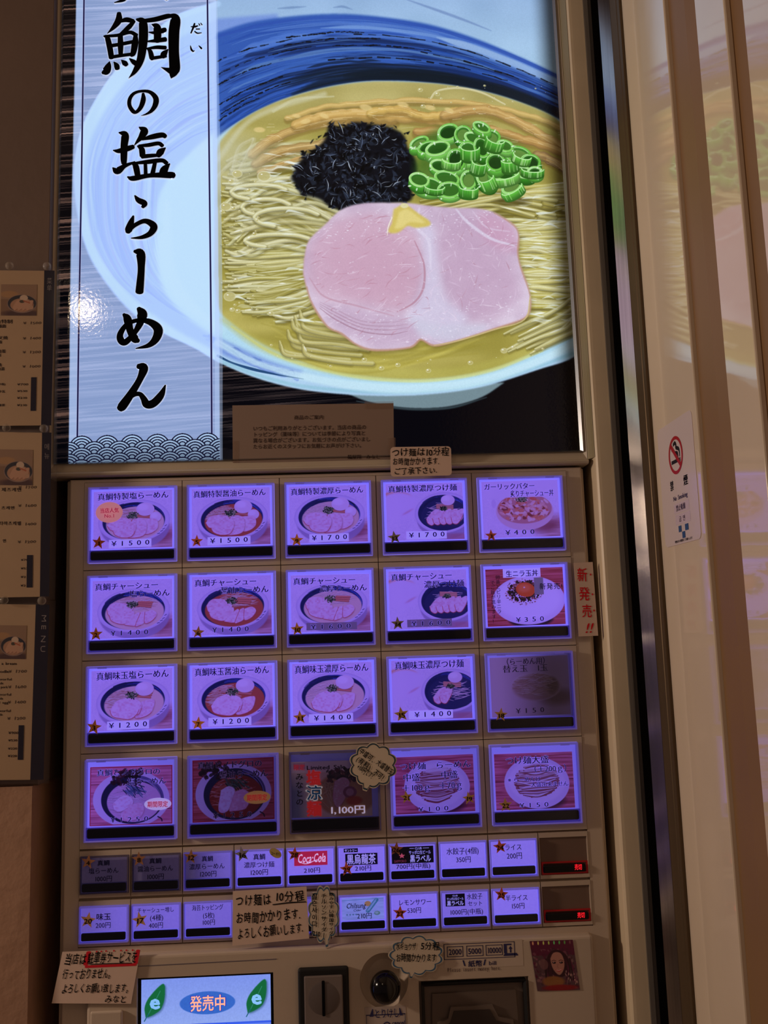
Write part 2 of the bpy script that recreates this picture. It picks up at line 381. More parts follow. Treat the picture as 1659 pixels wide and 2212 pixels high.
# ------------------------------------------------------------------ the big backlit poster
PXS = 2700.0; PX0, PX1, PZ0, PZ1 = -0.0350, 0.5915, 0.0225, 0.660
def T(p):
    x, z = PY(p[0], p[1]); r = [(x-PX0)*PXS, (PZ1-(z-Z0))*PXS]
    return tuple(r)+tuple(p[2:])
def TT(L): return [T(p) for p in L]
def paint_poster():
    K = 1.47; rnd = random.Random(5); nr = np.random.RandomState(3)
    c = Canvas(int((PX1-PX0)*PXS), int((PZ1-PZ0)*PXS), (4,4,10)); h, w = c.h, c.w
    # dark wood with grain
    g = value_noise(h, w, 7, 240, 1)*.55+value_noise(h, w, 3, 120, 2)*.45; sl = value_noise(h, w, 60, 500, 4)
    yy, xx = np.mgrid[0:h, 0:w].astype(np.float32)
    sh = (np.clip(yy+xx*.06, 0, h-1)).astype(int); g = g[sh, xx.astype(int)]
    br = np.clip((g-.42)*2.6, 0, 1)*(.45+.8*sl)
    fade = np.clip(1-(xx-T((560,850))[0])/420, 0, 1)*np.clip(1.25-yy/h*.55, 0, 1)
    c.a[:] = (np.array([4,4,10])[None, None]+br[..., None]*np.array([120,98,84])*fade[..., None])
    lf = (xx < T((170,500))[0]); c.a[lf] = c.a[lf]*np.array([1.02,.92,.84])
    # bowl, rim outline
    rim = [(520,-60),(464,4),(380,34),(304,97),(236,177),(181,274),(162,359),(166,443),(183,520),(211,580),(270,656),(338,711),(422,753),(473,783),(552,816),(655,842),(783,854),(911,853),(1039,836),(1167,797),(1241,770),(1330,700),(1360,300),(1300,-120),(900,-160)]
    foot = [(740,845),(790,866),(850,878),(911,882),(975,877),(1040,858),(1090,826)]
    c.poly(resample(TT(foot), 6), (118,142,150), 1, 2)
    c.stroke(TT([(770,866,.4),(850,880,1),(911,884,1),(980,879,1),(1050,858,.4)]), 7, (60,78,84), .8, 5)
    R = resample(TT(rim), 8)
    c.poly(R, (176,212,240), 1, 2)
    bb, rm = c.mask(R, 2); RIM = np.zeros((h, w), np.float32); RIM[bb[1]:bb[3], bb[0]:bb[2]] = rm
    # outer wall is cooler at the top, white at the lower lip
    top = np.clip((T((800,150))[1]-yy)/380, 0, 1)*RIM; c.a += (np.array([128,160,208])-c.a)*(top*.75)[..., None]
    mt = value_noise(h, w, 70, 110, 9); c.a += (mt-.5)[..., None]*14*RIM[..., None]
    # left inner wall, brushed violet blue, between rim and white pool
    left = [(470,40),(400,75),(320,130),(250,205),(203,285),(183,360),(186,440),(202,520),(232,580),(290,645),(360,700),(440,745),(520,782),(640,812),(640,780),(520,745),(440,700),(388,669),(350,618),(333,563),(337,485),(346,422),(371,372),(401,340),(466,285),(600,215),(600,30)]
    c.poly(resample(TT(left), 4), (120,152,222), .95, 6)
    for i in range(150):
        f = rnd.random(); o = 150*f
        pts = [(470+rnd.uniform(-5,40), 50+o*1.5),(330+o*.6, 130+o*1.12),(235+o*.72, 240+o*.75),(192+o*.98, 360+o*.25),(200+o*.9, 500+o*.05),(245+o*.75,595-o*.05),(310+o*.65,658-o*.12),(400+o*.5,722-o*.32)]
        a = rnd.randint(0, 3); b = min(8, a+rnd.randint(2, 5)); q = pts[a:b]
        if len(q) < 2: continue
        col = rnd.choice([(80,110,200),(150,182,240),(90,118,200),(96,104,160),(176,200,244),(110,106,140),(66,84,160)])
        wv = [rnd.uniform(.5, 1.4) for _ in q]; wv[0] = wv[-1] = .1
        c.stroke(TT([(x+rnd.uniform(-3,3), y+rnd.uniform(-3,3), k) for (x, y), k in zip(q, wv)]), rnd.uniform(1.5, 7)*K, col, rnd.uniform(.25,.8), 3)
    c.stroke(TT([(470,8),(385,38),(308,100),(240,180),(186,276),(167,359),(171,443),(188,520),(216,580),(275,656),(342,711)]), 15*K, (172,208,246), .85, 8)
    c.stroke(TT([(300,98,.3),(236,172,1),(181,270,1.2),(162,355,.6)]), 6*K, (196,228,250), .8, 5)
    # white pool of the inner wall
    inner = [(560,232),(466,291),(401,345),(371,380),(346,422),(337,485),(341,560),(352,618),(388,669),(440,712),(500,742),(600,786),(760,826),(900,836),(1065,815),(1180,770),(1250,725),(1250,250),(900,200)]
    c.poly(resample(TT(inner), 5), (180,222,242), 1, 7)
    c.stroke(TT([(360,440,.4),(356,540,1),(372,610,1),(420,670,.7),(480,712,.3)]), 34*K, (196,232,246), .6, 20)
    # great blue brush band with black streaks
    O = [(466,72),(480,67),(546,47),(643,34),(739,30),(836,38),(932,54),(1029,84),(1125,124),(1202,160),(1290,205)]
    I = [(466,300),(480,288),(522,258),(595,220),(691,190),(787,175),(884,175),(980,184),(1077,205),(1173,240),(1290,300)]
    c.poly(list(resample(TT(O), 8))+list(resample(TT(I), 8))[::-1], (52,92,178), 1, 4)
    bb, bm_ = c.mask(list(resample(TT(O), 8))+list(resample(TT(I), 8))[::-1], 3); BM = np.zeros((h, w), np.float32); BM[bb[1]:bb[3], bb[0]:bb[2]] = bm_
    def arc(f, a, b, n=9, j=0):
        out = []
        for t in np.linspace(a, b, n):
            k = t*(len(O)-1); i = min(len(O)-2, int(k)); q = k-i
            o = np.array(O[i])*(1-q)+np.array(O[i+1])*q; ii = np.array(I[i])*(1-q)+np.array(I[i+1])*q
            p = o*(1-f)+ii*f; out.append((p[0], p[1]+rnd.uniform(-j, j)))
        return out
    for i in range(230):
        f = rnd.uniform(.02, .98); a = rnd.uniform(0, .75); b = min(1, a+rnd.uniform(.15, .5)); p = arc(f, a, b, 8, 1.6)
        mid = (a+b)/2
        if f < .3: col = rnd.choice([(60,100,190),(40,78,168),(78,120,205),(90,130,205)])
        elif f < .65: col = rnd.choice([(36,74,160),(60,104,190),(24,44,92),(96,138,200),(30,56,120)])
        else: col = rnd.choice([(20,36,64),(28,52,104),(14,22,34),(22,44,96)]) if mid > .3 else rnd.choice([(34,76,170),(50,92,186),(20,50,120)])
        c.stroke(TT([(x, y, .15 if k in (0, 7) else rnd.uniform(.7, 1.2)) for k, (x, y) in enumerate(p)]), rnd.uniform(1.5, 9)*K, col, rnd.uniform(.35,.85), 3, clip=BM)
    for f, a, b, wd in ((.98,.34,.95,46),(.88,.45,.95,24),(.8,.3,.7,10)): c.stroke(TT([(x, y, .2 if k in (0, 8) else 1) for k, (x, y) in enumerate(arc(f, a, b))]), wd*K, (17,28,38), .75, 14, clip=BM)
    for f, a, b, wd in ((.17,.36,.86,9),(.26,.62,.95,5)): c.stroke(TT([(x, y, .1 if k in (0, 8) else 1) for k, (x, y) in enumerate(arc(f, a, b))]), wd*K, (120,160,222), .8, 5, clip=BM)
    c.stroke(TT([(x, y+2, .1 if k in (0,) else 1) for k, (x, y) in enumerate(arc(.16,.62, 1.0))]), 17*K, (148,182,226), .9, 7, clip=BM)
    c.stroke(TT([(x, y, 1) for x, y in arc(.04, .0, 1.0)]), 8*K, (48,84,176), .8, 3)
    # broken black brush lines
    for f, a, b in ((.27,.03,.30),(.24,.28,.46),(.27,.44,.9),(.40,.04,.36),(.43,.40,.62),(.48,.6,1.0),(.50,.03,.26),(.70,.05,.3),(.62,.4,.8),(.80,.08,.34),(.33,.25,.5),(.85,.05,.25)):
        p = arc(f, a, b, 30, .8)
        for k in range(29):
            if rnd.random() < .8: c.stroke(TT([p[k], p[k+1]]), rnd.uniform(1.6, 4.6)*K, (14,18,26), rnd.uniform(.5,.95), 1.5, n=2)
    for p in (((600,18),(660,14)),((720,16),(760,20))): c.stroke(TT([(p[0][0],p[0][1],.3),((p[0][0]+p[1][0])/2,p[0][1]-2,1),(p[1][0],p[1][1],.2)]), 6*K, (92,122,172), .5, 5)
    c.stroke(TT([(870,-4,.3),(950,24,1),(1010,46,.8),(1060,66,.2)]), 7*K, (104,132,184), .6, 5)
    # lower left blue brush mark on the lip
    for i in range(26):
        t = rnd.uniform(0, .5); e = t+rnd.uniform(.2,.5); B = [(440,722),(500,757),(560,786),(620,806),(672,818)]
        P = resample(B, 10); a, b = int(t*39), int(min(1, e)*39)
        c.stroke(TT([(x, y+rnd.uniform(-9,9), 1) for x, y in P[a:b+1:4]]+[(P[b][0], P[b][1], .2)]), rnd.uniform(2,8)*K, rnd.choice([(70,100,190),(96,124,212),(120,150,225),(60,96,180)]), .6, 3)
    c.stroke(TT([(470,768,1),(500,783,.7),(545,797,1.1),(600,809,.6),(655,818,.3)]), 6*K, (24,62,110), .9, 2)
    c.stroke(TT([(474,779,1),(560,811,1),(655,834,1),(783,845,1),(911,845,1),(1039,828,1),(1167,789,1),(1245,760,1)]), 8*K, (142,196,214), .6, 7)
    c.stroke(TT([(470,740,1),(560,786,.9),(680,818,1.1),(800,836,1.3),(911,838,1.3),(1039,822,1.2),(1167,778,1.1),(1240,740,1)]), 16*K, (206,240,250), .75, 10)
    # soup
    soup = [(466,330),(480,300),(522,260),(595,222),(691,193),(787,178),(884,178),(980,186),(1077,207),(1173,241),(1217,270),(1260,310),(1260,690),(1234,714),(1167,755),(1065,796),(962,816),(860,819),(737,806),(680,791),(604,760),(552,734),(501,699),(473,668),(462,600)]
    SP = resample(TT(soup), 5); c.poly(SP, (172,162,80), 1, 4)
    bb, sm = c.mask(SP, 3); SM = np.zeros((h, w), np.float32); SM[bb[1]:bb[3], bb[0]:bb[2]] = sm
    up = np.clip((T((800,330))[1]-yy)/200, 0, 1)*SM; c.a += (np.array([186,176,112])-c.a)*(up*.85)[..., None]
    sn = value_noise(h, w, 40, 110, 12); c.a += (sn-.5)[..., None]*34*SM[..., None]
    c.stroke(TT([(470,345,1),(530,268,1),(600,232,1),(700,203,1)]), 12*K, (212,214,182), .55, 12)
    c.stroke(TT([(500,705,.6),(600,768,1),(740,808,1),(860,822,1),(960,819,1),(1065,798,1),(1170,757,.8)]), 7*K, (222,232,150), .7, 6)
    c.stroke(TT([(480,690,.5),(560,742,1),(680,786,1),(800,806,1.2),(960,806,1),(1065,788,1),(1170,746,.8)]), 24*K, (190,186,92), .5, 18)
    def noodle(p, wd, base=None, al=1.0, hi=.5):
        base = base or rnd.choice([(206,200,132),(214,208,146),(196,188,112),(222,218,166),(190,182,100),(216,214,160)])
        q = [(x, y, (p[i][2] if len(p[i]) > 2 else 1)) for i, (x, y, *_) in enumerate(p)]
        c.stroke(TT([(x+1, y+3, k) for x, y, k in q]), wd*1.25*K, (112,102,40), .5*al, 6)
        c.stroke(TT(q), wd*K, base, al, 1.6, shade=.30, hi=hi, hicol=(240,246,226))
        if rnd.random() < .55:
            k = rnd.randint(0, len(q)-2); (xa, ya, _), (xb, yb, _) = q[k], q[k+1]; t = rnd.random()*.5
            c.stroke(TT([(xa+(xb-xa)*t, ya+(yb-ya)*t-wd*.18, .3),(xa+(xb-xa)*(t+.25), ya+(yb-ya)*(t+.25)-wd*.2, 1),(xa+(xb-xa)*(t+.5), ya+(yb-ya)*(t+.5)-wd*.18, .2)]), wd*.32*K, (248,252,244), .85*al, 2)
    # noodles seen through broth, below the pork
    for i in range(70):
        y0 = rnd.uniform(640, 800); x0 = rnd.uniform(560, 760); ln = rnd.uniform(150, 420); s = rnd.uniform(-.30, .12)
        p = [(x0, y0-20), (x0+ln*.33, y0+rnd.uniform(-4,14)), (x0+ln*.66, y0+s*60+rnd.uniform(-4,8)), (x0+ln, y0+s*150-20)]
        c.stroke(TT([(x, y, .3 if k in (0, 3) else 1) for k, (x, y) in enumerate(p)]), rnd.uniform(5,11)*K, rnd.choice([(204,194,96),(158,146,54),(196,188,104),(150,138,50)]), .32, 7, clip=SM)
    # left bundle of noodles fanning to the pork
    for i in range(300):
        y = 395+ (i/300)*290+rnd.uniform(-14,14); x0 = rnd.uniform(478, 560)+max(0, (y-620))*.9; x1 = 720+rnd.uniform(-30,40)
        yt = 545+(y-545)*.62+rnd.uniform(-14,14); n = 6; A = rnd.uniform(2, 8); ph = rnd.uniform(0, 6.28)
        p = []
        for k in range(n):
            t = k/(n-1); p.append((x0+(x1-x0)*t, y+(yt-y)*t*t+A*math.sin(ph+t*rnd.uniform(3.5,4.5))+ (1-t)**2*rnd.uniform(-6,6), .45 if k == 0 else 1))
        lo = (y-395)/290
        noodle(p, rnd.uniform(9, 14), None if rnd.random() > .25 else (168,158,74), rnd.uniform(.7,1), rnd.uniform(.25,.75))
    for i in range(64):    # upper left drifting strands
        x = rnd.uniform(480, 545); y = rnd.uniform(330, 560)
        p = [(x, y), (x+30, y+rnd.uniform(-26,10)), (x+80, y+rnd.uniform(-30,-6)), (x+150, y+rnd.uniform(-34,8)), (x+220, y+rnd.uniform(-14,24))]
        noodle([(a, b, .6 if k == 0 else 1) for k, (a, b) in enumerate(p)], rnd.uniform(9,13), None, rnd.uniform(.45,.9), .5)
    # loops at the left
    for (x, y, rx, ry) in ((575,448,52,18),(560,415,60,16),(620,470,70,20),(600,520,70,14)):
        noodle([(x+rx*math.cos(a), y+ry*math.sin(a)) for a in np.linspace(2.0, 5.9, 8)], 12, (218,214,158), .95, .6)
    # right bundle
    for i in range(240):
        y = 415+(i/240)*270+rnd.uniform(-12,12); x1 = 1262; x0 = 1090+rnd.uniform(-30,25)+abs(y-560)*.05
        s = rnd.uniform(-.1, .35) if y > 520 else rnd.uniform(-.25,.22)
        p = [(x0, y+rnd.uniform(-8,8)), (x0+45, y+rnd.uniform(-6,6)+s*12), (x0+95, y+s*45+rnd.uniform(-4,4)), (x1, y+s*110)]
        noodle([(a, b, .6 if k == 0 else 1) for k, (a, b) in enumerate(p)], rnd.uniform(10, 15), rnd.choice([(214,204,120),(222,216,148),(200,190,96),(208,200,132)]), rnd.uniform(.75,1), rnd.uniform(.3,.75))
    for i in range(26):   # strands between onions and pork
        y = rnd.uniform(424, 470); x = rnd.uniform(880, 1010)
        noodle([(x,y+8,.5),(x+70,y-6),(x+150,y-14+rnd.uniform(-8,8)),(x+240,y-4+rnd.uniform(-8,12))], rnd.uniform(8,13), rnd.choice([(196,184,96),(170,158,70),(206,198,124)]), .9, .4)
    c.ell(*T((1105,436)), 40*K, 11*K, (70,62,26), .6, 10)
    for i in range(14):    # lower right strays
        x = rnd.uniform(1080,1160); y = rnd.uniform(690,735)
        noodle([(x,y+30,.5),(x+50,y+6),(x+110,y-22+rnd.uniform(-8,8)),(1250,y-60)], rnd.uniform(9,14), (210,204,136), .8, .55)
    for i in range(12):
        x = rnd.uniform(600,660); y = rnd.uniform(690,770)
        noodle([(x,y-20,.5),(x+12,y+2),(x+80,y+12+rnd.uniform(-6,6)),(x+150,y+20)], rnd.uniform(9,13), (212,204,130), .7, .45)
    # menma, tan strips across the top
    def menma(p, wd, col):
        c.stroke(TT([(x+1, y+5, 1) for x, y in p]), wd*1.15*K, (128,100,44), .5, 8)
        q = resample(p, 6); c.stroke([T((x, y+rnd.uniform(-2,2), 1+rnd.uniform(-.12,.12))) for x, y in q], wd*K, col, 1, 3, shade=.18, hi=.35, n=2, hicol=(240,214,150))
        for k in range(int(wd*.9)):
            o = rnd.uniform(-.45,.45)*wd; a = rnd.randint(0, max(0, len(q)-6)); b = min(len(q), a+rnd.randint(4, 14))
            if b-a > 2: c.stroke(TT([(x, y+o, .6) for x, y in q[a:b:2]]), rnd.uniform(1.2,3)*K, rnd.choice([(168,128,66),(226,196,128),(188,148,84),(240,216,160)]), .5, 1.5)
    menma([(545,330),(600,295),(680,268),(760,258),(850,262)], 22, (196,164,98))
    menma([(552,352),(610,325),(690,312),(760,300)], 22, (178,150,92))
    menma([(620,255),(700,232),(800,222),(900,217),(1000,222),(1090,236),(1170,258),(1235,290)], 15, (206,178,104))
    menma([(640,268),(700,252),(760,246),(830,250),(900,254),(960,262)], 26, (208,172,98))
    menma([(800,244),(850,236),(880,240),(910,250),(960,248),(985,240)], 20, (214,180,98))
    menma([(960,250),(1030,236),(1090,250),(1150,280),(1215,322),(1245,350)], 24, (196,160,94))
    menma([(900,285),(980,282),(1060,282),(1130,300),(1200,322),(1240,345)], 22, (188,148,84))
    menma([(1160,335),(1200,350),(1240,380)], 24, (158,126,80))
    menma([(560,372),(640,345),(700,330)], 13, (188,162,104))
    for x, y, r in ((790,232,9),(700,250,7),(660,262,7),(870,226,8),(928,232,8),(970,238,7),(560,280,8),(640,250,6)):
        c.ell(*T((x, y)), r*1.6*K, r*.8*K, (232,208,140), .7, 4, rnd.uniform(-.5,.5))
    for i in range(60):
        x = rnd.uniform(560,1220); y = 236+abs(x-860)*.10+rnd.uniform(-14,50); c.stroke(TT([(x,y,.4),(x+rnd.uniform(8,26),y+rnd.uniform(-4,6),.3)]), rnd.uniform(1.2,2.6)*K, (246,236,200), .7, 1.5)
    c.stroke(TT([(930,212,1),(945,196,1),(990,190,1),(1040,200,1),(1090,225,.8)]), 5*K, (214,208,158), .8, 2, hi=.4)
    c.stroke(TT([(590,240,1),(640,214,1),(720,208,.6)]), 7*K, (214,214,176), .5, 3)
    # onion-like translucent pieces, left
    for p in ([(500,375),(515,320),(545,300)],[(505,390),(545,310),(548,300)],[(470,380),(500,350),(520,352)]):
        c.stroke(TT([(a, b, 1) for a, b in p]), 9*K, (206,202,160), .35, 3, hi=.8)
    c.ell(*T((505,345)), 70*K, 60*K, (204,208,186), .5, 60*K)
    for i in range(150):   # wet gleams on the noodles
        x, y = rnd.choice([(rnd.uniform(490,650), rnd.uniform(380,700)), (rnd.uniform(1120,1240), rnd.uniform(420,700)), (rnd.uniform(560,680), rnd.uniform(330,400))])
        c.stroke(TT([(x,y,.2),(x+rnd.uniform(8,18),y+rnd.uniform(-5,2),1),(x+rnd.uniform(22,44),y+rnd.uniform(-7,5),.2)]), rnd.uniform(2,6)*K, (238,248,240), rnd.uniform(.35,.85), 3)
    # nori heap
    NB = [(628,384),(650,345),(680,322),(702,300),(712,268),(735,276),(765,264),(800,268),(845,276),(872,292),(880,318),(898,345),(902,378),(890,402),(888,432),(850,440),(800,446),(752,456),(712,446),(690,430),(650,420)]
    c.poly(resample(TT(NB), 4), (14,16,22), 1, 5)
    from math import atan2
    def nedge(a):
        b = min(NB, key=lambda p: abs((atan2(p[1]-362, p[0]-768)-a+math.pi) % (2*math.pi)-math.pi)); return math.hypot(b[0]-768, b[1]-362)
    pass
    for i in range(760):
        a = rnd.uniform(-3.1416, 3.1416); r = rnd.random()**.55; R_ = nedge(a)*.96; x = 768+r*R_*math.cos(a); y = 362+r*R_*math.sin(a)
        ln = rnd.uniform(6, 30)*(1 if r < .9 else .6); d = rnd.uniform(0, 6.283); ex = x+ln*math.cos(d); ey = y+ln*math.sin(d); px, py = -math.sin(d)*rnd.uniform(2,7), math.cos(d)*rnd.uniform(2,7)
        col = rnd.choice([(8,10,14),(16,18,26),(24,28,38),(10,10,14),(32,38,50),(6,8,10),(40,48,64)])
        c.poly(TT([(x-px*.5, y-py*.5),((x+ex)/2+px,(y+ey)/2+py),(ex,ey),((x+ex)/2-px*.6,(y+ey)/2-py*.6)]), col, .95, 1)
        if rnd.random() < .42 and r < .95: c.stroke(TT([(x,y,.3),((x+ex)/2+px*.6,(y+ey)/2+py*.6,1),(ex,ey,.2)]), rnd.uniform(1,2.6)*K, rnd.choice([(96,112,140),(150,166,190),(196,208,222),(70,84,108)]), rnd.uniform(.4,.9), 1.2)
    for x, y in ((632,382),(640,402),(662,430),(674,305),(690,298),(712,262),(740,266),(802,266),(850,275),(880,290),(902,322),(908,372),(895,425),(640,345),(655,330)):
        c.poly(TT([(x+rnd.uniform(-9,9), y+rnd.uniform(-7,7)) for _ in range(6)]), (14,18,22), 1, 1)
    # green onion rings
    c.poly(TT([(905,300),(950,275),(1010,268),(1070,290),(1120,315),(1165,345),(1168,380),(1120,400),(1060,410),(990,420),(905,425),(895,370)]), (60,110,36), .75, 14)
    rings = [(905,308,24,13,-.5),(925,318,26,15,-.3),(968,285,26,20,-.4),(1000,290,20,22,.3),(945,320,30,17,-.3),(1025,300,26,15,.5),(1060,297,22,20,.2),(1010,330,24,30,.1),(1040,318,18,26,-.2),(1080,335,28,18,.7),(1120,335,32,22,.3),(1145,350,24,20,.2),(985,345,22,28,0),(950,358,24,16,.2),(965,385,30,18,.3),(925,400,34,20,.15),(905,388,24,17,.3),(970,410,28,20,0),(1012,388,19,24,.15),(1050,385,22,30,-.5),(1085,372,34,20,.2),(1105,402,26,16,-.5),(1070,350,22,22,.5),(1130,372,26,14,.2),(1155,372,18,14,0),(1090,315,20,14,.4),(1040,275,22,12,.5)]
    for x, y, a, b, r in rings:
        cx, cy = T((x, y)); hgt = rnd.uniform(9,17)*K; t = np.linspace(0, 2*math.pi, 17)
        def el(k, dy=0): return [(cx+(a*k*math.cos(q)*math.cos(r)-b*k*math.sin(q)*math.sin(r))*K, cy+dy+(a*k*math.cos(q)*math.sin(r)+b*k*math.sin(q)*math.cos(r))*K) for q in t]
        wl = rnd.choice([(70,160,46),(96,184,64),(54,138,36),(120,200,86)])
        c.poly(el(1.0, hgt), (30,84,22), .85, 2)
        for q in range(6): c.stroke(el(1.0-.02*q, hgt*(1-q/6)), 5*K, [v*(.62+.09*q) for v in wl], .95, 1.5, n=2)
        c.poly(el(.80, 1), rnd.choice([(34,84,24),(58,112,38),(104,146,66),(26,62,20)]), .9, 3)
        c.stroke(el(.78, 4), 4*K, (44,110,34), .7, 2, n=2)
        c.stroke(el(.90), 6.5*K, rnd.choice([(136,212,98),(160,226,124),(112,196,74)]), 1, 1.5, shade=.25, n=2)
        c.stroke(el(.98)[3:12], 2*K, (196,240,176), .7, 1.2, n=2); c.stroke(el(.84)[9:15], 2*K, (214,246,206), .6, 1.2, n=2)
        for q in range(5):
            aa = rnd.uniform(0, 6.28); x1, y1 = cx+a*K*.95*math.cos(aa), cy+b*K*.95*math.sin(aa)+rnd.uniform(0, hgt*.9)
            c.ell(x1, y1, rnd.uniform(2,7), rnd.uniform(1.2,3), (226,248,222), .85, 1.5, aa)
    def tube(x, y, rx, ry, hh, rot, flip=1):   # cut onion tube seen from the side: stacked half rings
        wl = rnd.choice([(96,190,64),(80,172,54),(120,204,84)]); N_ = int(hh*1.2); tt = np.linspace(0, math.pi, 9); ca, sa = math.cos(rot), math.sin(rot); st_ = [rnd.random() for _ in range(9)]
        for q in range(N_+1):
            k = q/N_; dy = k*hh; pts = []
            for t in tt: u, v = rx*math.cos(t), flip*ry*math.sin(t)+dy; pts.append((x+u*ca-v*sa, y+u*sa+v*ca))
            f = 1.12-.55*k
            c.stroke(TT(pts), 3.2*K, [min(255, w_*f) for w_ in wl], 1, 1, n=2)
        for _ in range(9):
            t = rnd.uniform(.4, 2.7); u = rx*math.cos(t); v0 = flip*ry*math.sin(t); P0 = (x+u*ca-(v0+1)*sa, y+u*sa+(v0+1)*ca); P1 = (x+u*ca-(v0+hh*.8)*sa, y+u*sa+(v0+hh*.8)*ca)
            c.stroke(TT([P0, P1]), rnd.uniform(1,3)*K, rnd.choice([(214,244,190),(170,226,130),(48,120,36)]), .5, 1.5, n=2)
        pts = [(x+rx*math.cos(t)*ca-flip*ry*math.sin(t)*sa, y+rx*math.cos(t)*sa+flip*ry*math.sin(t)*ca) for t in tt]; c.stroke(TT(pts), 2.2*K, (206,244,184), .9, 1, n=2)
    for a_ in ((1090,378,30,9,17,-.2),(1105,408,24,8,16,-.5),(1012,404,20,7,20,.05),(938,402,22,8,12,.1),(1015,318,20,8,26,0),(1070,300,20,9,22,.3),(1100,345,18,7,24,-.1),(1150,365,24,7,14,.05),(1050,385,16,7,26,-.4),(975,345,20,8,16,.1),(1035,350,16,7,24,.2),(1128,335,20,8,16,.3)): tube(*a_)
    # pork
    pork = [(657,559),(667,521),(701,487),(739,453),(787,440),(845,439),(885,440),(932,446),(985,450),(1029,451),(1067,460),(1110,487),(1120,511),(1118,545),(1124,576),(1142,627),(1145,663),(1131,688),(1065,711),(988,735),(937,746),(908,733),(885,750),(809,756),(768,743),(737,720),(706,704),(675,658),(662,620),(655,591)]
    PK = resample(TT(pork), 6)
    c.poly([(x+4, y+9) for x, y in PK], (98,86,34), .6, 9); c.poly([(x, y+3) for x, y in PK], (196,150,140), 1, 2)
    PK2 = [(x, y-2) for x, y in PK]; c.poly(PK2, (210,190,212), 1, 3)
    bb, pm = c.mask(PK2, 3); PM = np.zeros((h, w), np.float32); PM[bb[1]:bb[3], bb[0]:bb[2]] = pm
    pn = value_noise(h, w, 70, 90, 21)*.6+value_noise(h, w, 22, 26, 22)*.4
    c.a += ((pn-.5)[..., None]*np.array([34,46,38]))*PM[..., None]
    def pmul(pts, col, al, bl):
        b2, m2 = c.mask(resample(TT(pts), 5), bl)
        if b2: c.mix(b2, m2*al*PM[b2[1]:b2[3], b2[0]:b2[2]], col)
    pmul([(670,530),(720,480),(790,460),(840,470),(895,500),(912,560),(912,620),(895,650),(860,672),(800,660),(740,650),(690,640),(668,600)], (208,168,190), .7, 18)
    pmul([(700,560),(780,500),(860,520),(890,600),(850,650),(760,630)], (202,158,182), .4, 30)
    pmul([(960,470),(1030,470),(1075,520),(1110,580),(1125,640),(1060,690),(990,670),(960,600),(940,540)], (196,164,192), .7, 22)
    pmul([(1030,455),(1075,468),(1112,495),(1116,540),(1080,540),(1040,510)], (200,150,180), .6, 12)
    pmul([(905,480),(935,490),(945,560),(960,640),(1010,690),(960,725),(905,715),(880,690),(905,640),(920,580)], (214,208,232), .8, 14)
    pmul([(700,655),(760,665),(850,685),(900,700),(905,735),(820,750),(740,715)], (196,168,196), .6, 12)
    pmul([(880,680),(940,700),(1010,700),(1060,705),(980,738),(905,725)], (208,206,226), .8, 10)
    c.stroke(TT([(895,520,.5),(915,570,1),(914,620,1.2),(895,652,1),(858,673,.5)]), 4*K, (178,120,140), .6, 3, clip=PM)
    c.stroke(TT([(668,600,.5),(700,640,1),(770,660,1),(850,682,.4)]), 4*K, (190,140,160), .5, 3, clip=PM)
    c.stroke(TT([(905,450,.6),(900,490,1),(925,520,1),(930,580,.6)]), 7*K, (224,216,236), .8, 5, clip=PM)
    c.stroke(TT([(985,452,.5),(1010,480,1),(1060,515,1),(1110,530,.6)]), 7*K, (222,214,234), .8, 5, clip=PM)
    c.stroke(TT([(1020,455,.5),(1050,490,1),(1100,500,.6)]), 4*K, (222,206,228), .6, 4, clip=PM)
    for i in range(330):
        x = rnd.uniform(665,1135); y = rnd.uniform(450,745); d = rnd.uniform(-.9,.3) if x < 910 else rnd.uniform(-1.5,1.5); ln = rnd.uniform(8,34)
        q = [(x,y,.2),(x+ln*.5*math.cos(d)+rnd.uniform(-3,3),y+ln*.5*math.sin(d)+rnd.uniform(-3,3),1),(x+ln*math.cos(d),y+ln*math.sin(d),.2)]
        c.stroke(TT(q), rnd.uniform(1.2,3.2)*K, rnd.choice([(226,204,228),(236,222,238),(222,200,224),(178,128,148),(232,214,236)] if x > 900 else [(184,128,148),(232,214,232),(226,204,226),(236,222,238),(190,136,156)]), rnd.uniform(.25,.55), 1.5, clip=PM)
    for i in range(420):
        x = rnd.uniform(665,1130); y = rnd.choice([rnd.uniform(455,520), rnd.uniform(560,740), rnd.uniform(660,740)]); c.ell(*T((x, y)), rnd.uniform(1.2,4), rnd.uniform(1,2), (240,236,250), rnd.uniform(.3,.8), 1.5, rnd.uniform(-.5,.5), clip=PM)
    for o, al in ((0,.6),(8,.4),(15,.35),(22,.25)):
        c.stroke(TT([(690,665-o*.6,.4),(725,690-o,1),(780,715-o,1),(840,722-o*1.2,.8),(880,715-o,.3)]), 3*K, (160,118,140), al, 2, clip=PM)
    c.stroke([(x, y, .5+.5*math.sin(i*.9)**2) for i, (x, y) in enumerate(PK[60:170:3])], 5*K, (188,148,120), .6, 3, n=2)
    c.stroke(TT([(1145,640,.8),(1132,690,1),(1065,712,1),(988,736,1),(937,746,.5)]), 3*K, (206,190,130), .9, 2)
    # ginger
    c.poly(resample(TT([(850,452),(864,444),(872,440),(884,446),(905,462),(928,478),(926,488),(898,492),(880,488),(864,500),(850,504),(838,500),(846,482)]), 3), (214,196,104), 1, 3)
    c.poly(resample(TT([(862,458),(880,452),(905,470),(918,482),(885,480),(868,492),(852,494)]), 3), (232,218,140), .8, 3); c.ell(*T((873,444)), 9*K, 6*K, (226,220,170), 1, 3)
    c.stroke(TT([(846,470,1),(838,490,1),(836,508,.5)]), 2.5*K, (250,248,226), .8, 2)
